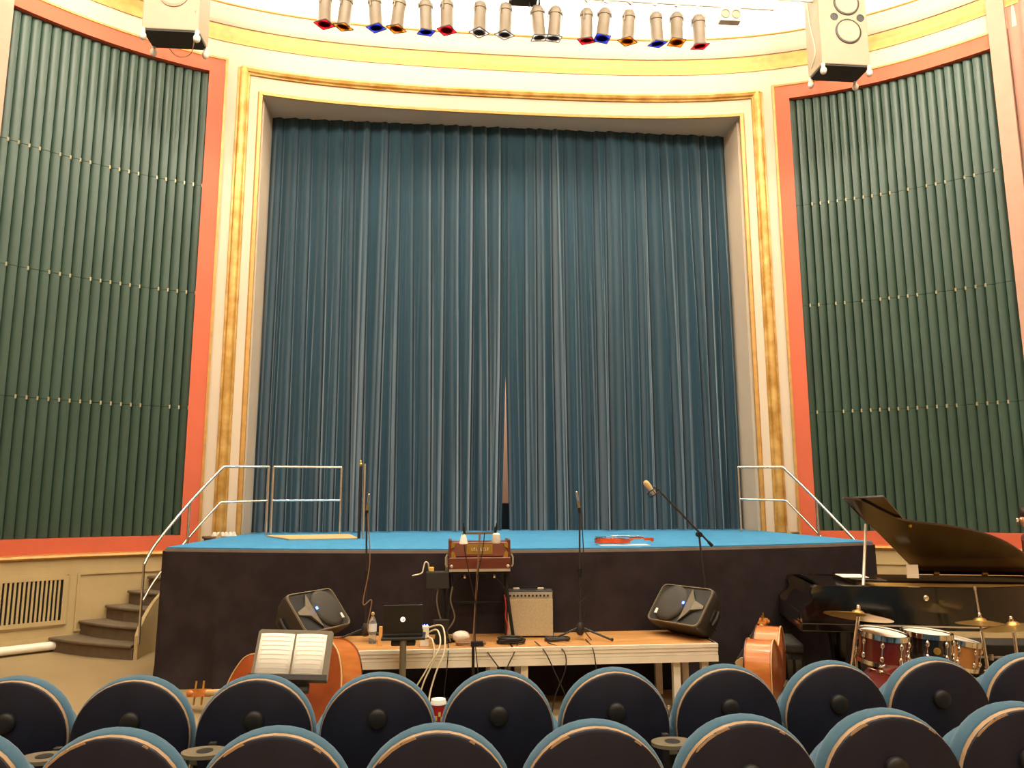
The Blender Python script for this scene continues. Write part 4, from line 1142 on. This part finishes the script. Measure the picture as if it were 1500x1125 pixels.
mb = MB(); mb.prism(fl, -.047, -.026, LM); mb.build('lid_flap', 'lid_brown', lid, bev=.004, recalc=True)
for q in ((1368, 848), (1437, 851)):
    a = lid_uv(*q)
    mb = MB(); mb.box((a[0], .012, .006), (.05, .05, .014), LM); mb.build('hinge', 'brass', t, bev=.003)
a = lid_uv(1334, 768)
mb = MB(); mb.lathe([(.016, 0), (.016, .006), (.006, .02)], 12, LM @ Matrix.Translation((a[0], a[1]-.02, 0))); mb.build('lid_stud', 'brass', lid)
a = lid_uv(1268, 768)
mb = MB(); mb.tube([V((.02, .03, 1.0)), LM @ V((a[0], a[1], .004))], .013, 8); mb.build('prop_stick', 'silver_trim', t, smooth=60)
# stool
t = thing('piano_stool', 'black piano stool in front of the piano keyboard', 'stool', (2.14, 7.0, 0), R(-15))
mb = MB(); mb.box((0, 0, .46), (.34, .55, .09)); mb.build('seat', 'amp_tolex', t, bev=.025, seg=3)
mb = MB(); mb.box((0, 0, .39), (.31, .52, .05)); mb.build('frame', 'black_gloss', t)
for i in (-1, 1):
    for j in (-1, 1):
        mb = MB(); mb.loft([[(i*.12+a*w_, j*.22+b*w_, z) for a, b in ((-1, -1), (1, -1), (1, 1), (-1, 1))] for w_, z in ((.018, 0), (.028, .37))]); mb.build('leg', 'black_gloss', t)
    mb = MB(); mb.lathe([(.03, 0), (.03, .03), (.02, .035)], 14, Matrix.Translation((0, i*.26, .39)) @ Matrix.Rotation(R(-90*i), 4, 'X')); mb.build('height_knob', 'black_plastic', t, smooth=40)
# background cases below the piano
t = thing('equipment_case', 'dark equipment case on the floor behind the drums', 'case', (4.75, 7.6, 0), R(-10))
mb = MB(); mb.box((0, 0, .17), (.75, .4, .30)); mb.build('body', 'amp_tolex', t, bev=.012)
mb = MB(); mb.box((0, -.205, .20), (.74, .012, .02)); mb.build('trim', 'silver_trim', t)
for x in (-.2, .2):
    mb = MB(); mb.box((x, -.212, .20), (.05, .012, .06)); mb.build('latch', 'chrome', t)
for x in (-.3, .3):
    mb = MB(); mb.box((x, 0, .01), (.05, .3, .02)); mb.build('foot', 'rubber', t)
t = thing('cushion_bag', 'reddish brown soft bag on the floor behind the cymbal stand', 'bag', (4.35, 7.0, 0), R(8))
mb = MB(); mb.loft([[(.28*k*math.cos(a*.524), .16*k*math.sin(a*.524), z) for a in range(12)] for k, z in ((.8, 0), (1, .04), (1, .12), (.7, .17), (.1, .19))]); mb.build('bag', 'shirt', t, smooth=70)
mb = MB(); mb.tube(spline([(-.1, 0, .18), (-.06, 0, .24), (.06, 0, .24), (.1, 0, .18)], 4), .01, 6); mb.build('handle', 'black', t)

# ------------------------------------------------------------------ drum kit
def drum(name, label, m, r, h, shell, head='drum_head', lugs=8, badge=False, hoop='chrome'):
    t = thing(name, label, 'drum', mtx=m)
    mb = MB(); mb.lathe([(r, .02), (r, h-.02)], 36); mb.build('shell', shell, t, smooth=40)
    for z0, z1, nm in ((0, .03, 'hoop'), (h-.03, h+.006, 'hoop')):
        mb = MB(); mb.lathe([(r+.002, z0), (r+.014, z0), (r+.014, z1), (r+.002, z1)], 36, cap=False); mb.build(nm, hoop, t, smooth=40)
    mb = MB(); mb.lathe([(r*.99, h-.008), (r*.6, h-.004), (.001, h-.003)], 36, cap=False); mb.build('head', head, t, smooth=60)
    mb = MB(); mb.lathe([(.001, .003), (r*.99, .006)], 36, cap=False); mb.build('bottom_head', head, t, smooth=60)
    for k in range(lugs):
        a = 2*math.pi*(k+.3)/lugs; c, s_ = math.cos(a), math.sin(a)
        mb = MB(); mb.cyl(((r+.012)*c, (r+.012)*s_, .005), ((r+.012)*c, (r+.012)*s_, h-.002), .004, n=6); rd = mb.build('tension_rod', 'chrome', t)
        for zz in (h*.28, h*.72):
            mb = MB(); mb.sphere(((r+.010)*c, (r+.010)*s_, zz), .016, 8, (1, 1, 1.5)); mb.build('lug', 'chrome', rd, smooth=60)
    if badge:
        a = R(-100); mb = MB(); mb.lathe([(.026, 0), (.026, .004), (.014, .006)], 16, Matrix.Translation(((r+.001)*math.cos(a), (r+.001)*math.sin(a), h*.5)) @ Matrix.Rotation(a+R(90), 4, 'Z') @ Matrix.Rotation(R(90), 4, 'X'))
        mb.build('badge', 'brass', t)
    return t
p = Y(1288, 925, 5.45)
rot = lambda a, ax: Matrix.Rotation(R(a), 4, ax)
d1 = drum('tom_drum', 'wine red tom drum with chrome lugs above the bass drum', T(p-V((0, 0, .215))) @ rot(6, 'X') @ rot(4, 'Y'), .158, .215, 'drum_red')
p = Y(1354, 925, 5.62)
drum('tom_drum', 'black tom drum with a round brass badge', T(p-V((0, 0, .215))) @ rot(2, 'X') @ rot(3, 'Y'), .165, .215, 'drum_black', badge=True)
p = Y(1395, 931, 5.95)
drum('tom_drum', 'natural wood tom drum next to the black one', T(p-V((0, 0, .24))) @ rot(4, 'X') @ rot(10, 'Y'), .15, .22, 'drum_wood')
bd = T((2.30, 5.00, .315)) @ rot(14, 'Z') @ rot(90, 'X')
t = drum('bass_drum', 'wine red bass drum with a dark front head', bd @ T((0, 0, -.42)), .285, .42, 'drum_red', head='drum_head_dark', lugs=10, hoop='drum_red')
for s in (-1, 1):
    mb = MB(); mb.tube([(s*.27, -.08, .33), (s*.36, -.30, .36)], .009, 6); mb.build('spur', 'chrome', t)
# tom holders standing on the floor (three slim stands)
for (x, y, z, lab) in ((2.20, 5.78, .60, 'chrome stand holding the wine red tom drum'), (2.74, 5.90, .56, 'chrome stand holding the black tom drum'), (3.02, 6.22, .48, 'chrome stand holding the natural wood tom drum')):
    t = thing('drum_stand', lab, 'drum stand', (x, y, 0))
    mb = MB(); mb.tube([(0, 0, .05), (0, 0, z), (0, -.17, z+.02)], .012, 8); mb.build('pole', 'chrome', t, smooth=60)
    for a in (30, 150, 270):
        mb = MB(); mb.tube([(0, 0, .22), (.2*math.cos(R(a)), .2*math.sin(R(a)), .01)], .008, 6); mb.build('leg', 'chrome', t)
def cymbal(label, c, r, m, foot, top=.06, lab2='', joint=.2, rodup=0):
    t = thing('cymbal', label, 'cymbal', mtx=T(c) @ m)
    mb = MB(); mb.lathe([(.006, .035), (.02, .034), (.035, .028), (.05, .012), (r*.5, .006), (r, -.012), (r, -.014), (r*.5, .003), (.05, .008), (.006, .03)], 40, cap=False); mb.build('plate', 'cymbal', t, smooth=40)
    mb = MB(); mb.cyl((0, 0, .03), (0, 0, .05), .016, n=10); mb.sphere((0, 0, .06), .014, 8); mb.build('wing_nut', 'chrome', t, smooth=50)
    s = thing('cymbal_stand', lab2, 'cymbal stand', foot)
    mb = MB(); mb.tube([V(foot)+V((0, 0, .1)), V((foot[0], foot[1], c.z*.55)), c+V((0, 0, -.006))], .012, 8); mb.build('pole', 'chrome', s, smooth=60, world=True)
    mb = MB(); mb.cyl((0, 0, c.z*.55-.04), (0, 0, c.z*.55+.03), .02, n=10); mb.cyl((-.03, 0, c.z*.55), (.04, 0, c.z*.55), .008, n=8); mb.build('clutch', 'chrome', s, smooth=50)
    for a in (20, 140, 260):
        mb = MB(); mb.tube([(0, 0, .28), (.22*math.cos(R(a)), .22*math.sin(R(a)), .01)], .009, 6); mb.build('leg', 'chrome', s)
    if rodup:
        mb = MB(); mb.tube([(0, 0, .05), (-.01, 0, rodup)], .008, 8); mb.cyl((-.01, 0, rodup-.03), (-.01, 0, rodup), .012, n=8); mb.build('top_rod', 'steel', t, smooth=60)
c = Y(1257, 901, 5.35)
cymbal('bronze cymbal tilted over the wine red tom drum', c, .23, rot(-10, 'X') @ rot(11, 'Y'), (c.x-.01, c.y+.14, 0), lab2='chrome stand under the tilted cymbal by the wine red tom')
c = Y(1436, 911, 5.75)
cymbal('bronze hi-hat cymbal with a rod rising from its centre', c, .175, rot(-3, 'X'), (c.x+.04, c.y+.02, 0), lab2='chrome stand under the cymbal with the rod', rodup=.27)
c = Y(1484, 917, 5.5)
cymbal('wide bronze cymbal standing lowest, beside the hi-hat cymbal', c, .22, rot(-6, 'X') @ rot(-7, 'Y'), (c.x+.05, c.y+.05, 0), lab2='chrome stand under the wide lowest cymbal')

# ------------------------------------------------------------------ person behind the piano
def skin_obj(name, pts, edges, m, parent=None, root=0, lv=2):
    me = bpy.data.meshes.new(name)
    me.from_pydata([p[:3] for p in pts], edges, [])
    o = bpy.data.objects.new(name, me); COL.objects.link(o)
    me.materials.append(MATS[m])
    md = o.modifiers.new('skin', 'SKIN'); md.use_smooth_shade = True
    if not me.skin_vertices: bpy.context.view_layer.update()
    sv = me.skin_vertices[0].data
    for i, p in enumerate(pts):
        sv[i].radius = (p[3], p[4] if len(p) > 4 else p[3]); sv[i].use_root = (i == root)
    sd = o.modifiers.new('sub', 'SUBSURF'); sd.levels = lv; sd.render_levels = lv
    if parent is not None: o.parent = parent
    WM[o.name] = ident()
    return o
hp = Y(1503, 762, 8.3)
t = thing('person', 'person with dark hair standing behind the piano tail looking down to the steps side', 'person', (hp.x+.13, 8.3, 0), R(90))
HH = hp.z + .10
k = HH/1.72
# local: facing -x after the 90 degree turn -> built facing +y... legs down, arms along the sides
P = [(0, 0, .95, .13, .10), (0, 0, 1.08, .12, .095), (0, .0, 1.25, .145, .10), (0, -.01, 1.40, .13, .09), (0, .05, 1.48, .055, .055), (0, .11, 1.55, .06, .065), (0, .14, 1.62, .075, .09), (0, .13, 1.68, .055, .065),
     (.09, 0, .90, .085), (.10, .01, .50, .058), (.10, -.02, .09, .04), (.105, .10, .035, .035), (.105, .16, .03, .025),
     (-.09, 0, .90, .085), (-.10, .01, .50, .058), (-.10, -.02, .09, .04), (-.105, .10, .035, .035), (-.105, .16, .03, .025),
     (.19, -.01, 1.38, .055), (.23, -.02, 1.12, .042), (.23, .06, .88, .030), (.225, .09, .80, .028, .018),
     (-.19, -.01, 1.38, .055), (-.23, -.02, 1.12, .042), (-.23, .06, .88, .030), (-.225, .09, .80, .028, .018)]
E_ = [(0, 1), (1, 2), (2, 3), (3, 4), (4, 5), (5, 6), (6, 7), (0, 8), (8, 9), (9, 10), (10, 11), (11, 12), (0, 13), (13, 14), (14, 15), (15, 16), (16, 17),
      (3, 18), (18, 19), (19, 20), (20, 21), (3, 22), (22, 23), (23, 24), (24, 25)]
for s, b in ((1, 21), (-1, 25)):          # fingers and thumb
    bx_, by_, bz_ = P[b][:3]
    for j, (dy, ln) in enumerate(((-.02, .07), (-.007, .085), (.007, .08), (.02, .06))):
        P.append((bx_-s*.004, by_+dy*.9+.01, bz_-ln*.55, .009)); P.append((bx_-s*.014, by_+dy+.016, bz_-ln, .008))
        E_ += [(b, len(P)-2), (len(P)-2, len(P)-1)]
    P.append((bx_-s*.012, by_+.035, bz_+.0, .010)); P.append((bx_-s*.02, by_+.05, bz_-.035, .009)); E_ += [(b, len(P)-2), (len(P)-2, len(P)-1)]
P = [(a[0]*k, a[1]*k, a[2]*k, *[q*k for q in a[3:]]) for a in P]
skin_obj('body', P, E_, 'skin', t, 0, 2)
TRp = [(0, 0, .97, .145, .115), (.09, 0, .90, .10), (.10, .01, .50, .075), (.10, -.02, .12, .062), (-.09, 0, .90, .10), (-.10, .01, .50, .075), (-.10, -.02, .12, .062)]
skin_obj('trousers', [(a[0]*k, a[1]*k, a[2]*k, *[q*k for q in a[3:]]) for a in TRp], [(0, 1), (1, 2), (2, 3), (0, 4), (4, 5), (5, 6)], 'trousers', t, 0, 2)
SHp = [(0, 0, .93, .15, .12), (0, 0, 1.10, .14, .11), (0, 0, 1.26, .16, .115), (0, .0, 1.42, .15, .10), (.19, -.01, 1.39, .075), (.23, -.02, 1.10, .055), (-.19, -.01, 1.39, .075), (-.23, -.02, 1.10, .055), (0, .03, 1.475, .075, .07)]
skin_obj('shirt', [(a[0]*k, a[1]*k, a[2]*k, *[q*k for q in a[3:]]) for a in SHp], [(0, 1), (1, 2), (2, 3), (3, 4), (4, 5), (3, 6), (6, 7), (3, 8)], 'shirt', t, 0, 2)
hc = V((0, .135*k, 1.615*k))
mb = MB()
rings = []
for j in range(9):
    th_ = math.pi*.60*j/8
    rings.append([hc+V((.088*math.sin(th_)*math.cos(a*.3927), -.022*th_+.108*math.sin(th_)*math.sin(a*.3927)-.012, .02+.108*math.cos(th_)+(.045*math.sin(th_) if math.sin(a*.3927) > .5 else -.01*j*.5)))*1.0 for a in range(16)])
mb.loft(rings, cap=False); mb.build('hair', 'hair', t, smooth=80, solid=.012)
mb = MB(); mb.loft([[hc+V((sx*.016*q, .098+d_, z)) for sx in (-1, 1)] + [hc+V((0, .104+d_*1.6, z))] for q, d_, z in ((.5, -.002, .02), (1, .014, -.018), (.9, .0, -.03))]); mb.build('nose', 'skin', t, smooth=70, recalc=True)
for s in (-1, 1):
    mb = MB(); mb.sphere(hc+V((s*.032, .088, .012)), .011, 8); ey = mb.build('eye', 'paper', t, smooth=70)
    mb = MB(); mb.sphere(hc+V((s*.032, .097, .011)), .005, 6); mb.build('pupil', 'ebony', ey)
    mb = MB(); mb.sphere(hc+V((s*.082, -.005, -.01)), .028, 8, (.35, .7, 1)); mb.build('ear', 'skin', t, smooth=70)
mb = MB(); mb.tube([hc+V((-.024, .092, -.055)), hc+V((0, .102, -.056)), hc+V((.024, .092, -.055))], .006, 6); mb.build('mouth', 'shirt', t, smooth=70)

# ------------------------------------------------------------------ theatre seats
def make_seat(chips=None):
    t = thing('theatre_seat', 'x', 'seat')
    TL = R(2)                     # backward tilt of the back
    top = .917
    r = .266
    cz = top-r
    BM = Matrix.Translation((0, 0, cz)) @ Matrix.Rotation(TL, 4, 'X')    # local disc frame: x, z in plane, -y to the viewer
    def shape(rr, n=40, low=1.25):
        return [(rr*math.cos(2*math.pi*i/n), rr*math.sin(2*math.pi*i/n)*(1 if math.sin(2*math.pi*i/n) > 0 else low)) for i in range(n)]
    RX = BM @ Matrix.Rotation(R(90), 4, 'X')
    def disc(prof):
        mb_ = MB(); mb_.loft([[RX @ V((x, y, z)) for x, y in shape(rr)] for rr, z in prof]); return mb_
    disc([(r-.012, .024), (r-.002, .018), (r, .012), (r, .006)]).build('back_panel', 'seat_shell', t, smooth=40, recalc=True)
    disc([(r+.0003, .010), (r+.002, .007), (r+.003, -.002), (r+.002, -.010)]).build('ply_rim', 'ply_edge', t, smooth=40, recalc=True)
    disc([(r+.002, -.010), (r+.008, -.018), (r+.013, -.04), (r+.013, -.06), (r+.004, -.085), (r-.02, -.10), (r-.08, -.12), (.05, -.13)]).build('back_cushion', 'seat_blue', t, smooth=60, recalc=True)
    mb = MB(); mb.loft([[RX @ V((x, y-.10, z)) for x, y in shape(rr)] for rr, z in ((.18, -.13), (.228, -.15), (.24, -.20), (.235, -.27), (.20, -.31), (.05, -.33))]); mb.build('front_bolster', 'seat_blue', t, smooth=60, recalc=True)
    for ca, cr, cw in (chips or ()):
        mb = MB(); mb.prism([(-cw, -.004), (-cw*.4, -.011), (cw*.3, -.006), (cw, -.008), (cw*.8, .004), (-cw*.7, .004)], .0185, .0205, RX @ Matrix.Rotation(R(ca-90), 4, 'Z') @ Matrix.Translation((0, cr, 0)))
        mb.build('chip', 'ply_edge', t, recalc=True)
    mb = MB(); mb.lathe([(.046, .02), (.046, .038), (.040, .046), (.02, .050), (.001, .051)], 22, BM @ Matrix.Translation((0, 0, .085)) @ Matrix.Rotation(R(90), 4, 'X')); mb.build('knob', 'rubber', t, smooth=45)
    mb = MB(); mb.box((0, .50, .40), (.46, .36, .12)); mb.build('seat_cushion', 'seat_blue', t, bev=.045, seg=3)
    for i in (-1, 1):
        mb = MB(); mb.box((i*.215, .22, .21), (.04, .28, .42)); mb.build('side_stand', 'black_plastic', t, bev=.008)
    # armrest on the right-hand side, shared with the neighbour
    mb = MB(); mb.loft([[(.289+.036*a, y, z0+.06*b) for a, b in ((-.9, -1), (.9, -1), (1, -.5), (1, .6), (.8, 1), (-.8, 1), (-1, .6), (-1, -.5))] for y, z0 in ((.05, .575), (.08, .58), (.25, .585), (.42, .58), (.46, .565))])
    ar = mb.build('armrest', 'seat_blue', t, bev=.012, recalc=True)
    mb = MB(); mb.box((.289, .04, .545), (.062, .02, .07)); mb.build('arm_plate', 'stand_grey', ar, bev=.008)
    mb = MB(); mb.cyl((.265, .03, .52), (.265, .03, .49), .008, n=8); mb.cyl((.313, .03, .52), (.313, .03, .49), .008, n=8); mb.build('arm_bolt', 'chrome', ar)
    mb = MB(); mb.box((.289, .2, .27), (.05, .22, .50)); mb.build('arm_post', 'black_plastic', ar, bev=.008)
    return t
ordn = ['first', 'second', 'third', 'fourth', 'fifth', 'sixth', 'seventh', 'eighth']
rowA = [-.686+.577*k for k in range(-5, 7)]
rowB = [-.979+.5605*k for k in range(-4, 6)]
protA = make_seat()
protB = [make_seat([(128, .262, .05), (112, .263, .03), (62, .262, .012)]), make_seat([(80, .235, .018), (55, .262, .016), (120, .263, .04)])]
usedB = [False, False]
def seat_mtx(x, y, z): return T((x, y, z)) @ Matrix.Rotation(R(-1.2*(x+.5)), 4, 'Z')
def put(o, mtx): o.matrix_basis = mtx; WM[o.name] = mtx; return o
for i, x in enumerate(rowA):
    mtx = seat_mtx(x, 3.86+.018*(x+.4)**2, 0)
    o = put(protA, mtx) if i == 0 else copy_tree(protA, mtx=mtx)
    o['label'] = 'front-row theatre seat with round dark back, %s from the red cup towards the %s' % ((ordn[4-i], 'steps') if i < 5 else (ordn[i-5], 'piano'))
    o['group'] = 'seats of the row nearest the stage'
for i, x in enumerate(rowB):
    mtx = seat_mtx(x, 2.82+.025*(x+.4)**2, .04); q = i % 2
    o = copy_tree(protB[q], mtx=mtx) if usedB[q] else put(protB[q], mtx); usedB[q] = True
    o['label'] = 'second-row theatre seat with chipped round back, ' + ('directly behind the red cup' if i == 4 else '%s from the red cup towards the %s' % ((ordn[3-i], 'steps') if i < 4 else (ordn[i-5], 'piano')))
    o['group'] = 'seats of the second row'
# fold-out cup trays between some of the backs
for px_, py_, lb_ in ((300, 1100, 'the second and third front-row seats from the red cup towards the steps'), (985, 1086, 'the second and third front-row seats from the red cup towards the piano'), (65, 1108, 'the third and fourth front-row seats from the red cup towards the steps')):
    c = Y(px_, py_, 3.66)
    tt = thing('cup_tray', 'cup tray between ' + lb_, 'tray', (c.x, c.y, 0), group='cup trays between the seat backs')
    mb = MB()
    n = 24; rings = []
    z = c.z
    mb.loft([[(.10*math.cos(a*2*math.pi/n), .075*math.sin(a*2*math.pi/n), z_) for a in range(n)] for z_ in (z-.016, z)])
    tr = mb.build('plate', 'silver_trim' if False else 'stand_grey', tt, smooth=40)
    mb = MB(); mb.lathe([(.036, z+.001), (.036, z+.002), (.001, z+.002)], 20); mb.build('cup_hole', 'black', tr)
    mb = MB(); mb.box((0, .12, z/2), (.03, .03, z)); mb.build('post', 'black_plastic', tt)
# paper cup on the armrest
c = Y(648, 1037, 4.05)
zc = .648
t = thing('paper_cup', 'red paper coffee cup with a white lid on the armrest between two seats', 'cup', (-.975, 4.06, zc-.0))
cz_ = -.065
mb = MB(); mb.lathe([(.028, 0), (.038, .095)], 24, T((0, 0, cz_+.065))); mb.build('cup', 'cup_red', t, smooth=40)
mb = MB(); mb.lathe([(.041, .093), (.041, .102), (.038, .106), (.036, .116), (.001, .116)], 24, T((0, 0, cz_+.065))); mb.build('lid', 'paper', t, smooth=40)
mb = MB()
for a, z in ((-80, .05), (-110, .03), (-60, .025)):
    mb.box((0, 0, 0), (.012, .002, .022), T((.0335*math.cos(R(a)), .0335*math.sin(R(a)), z)) @ rot(a+90, 'Z'))
mb.build('print', 'cup_print', t)
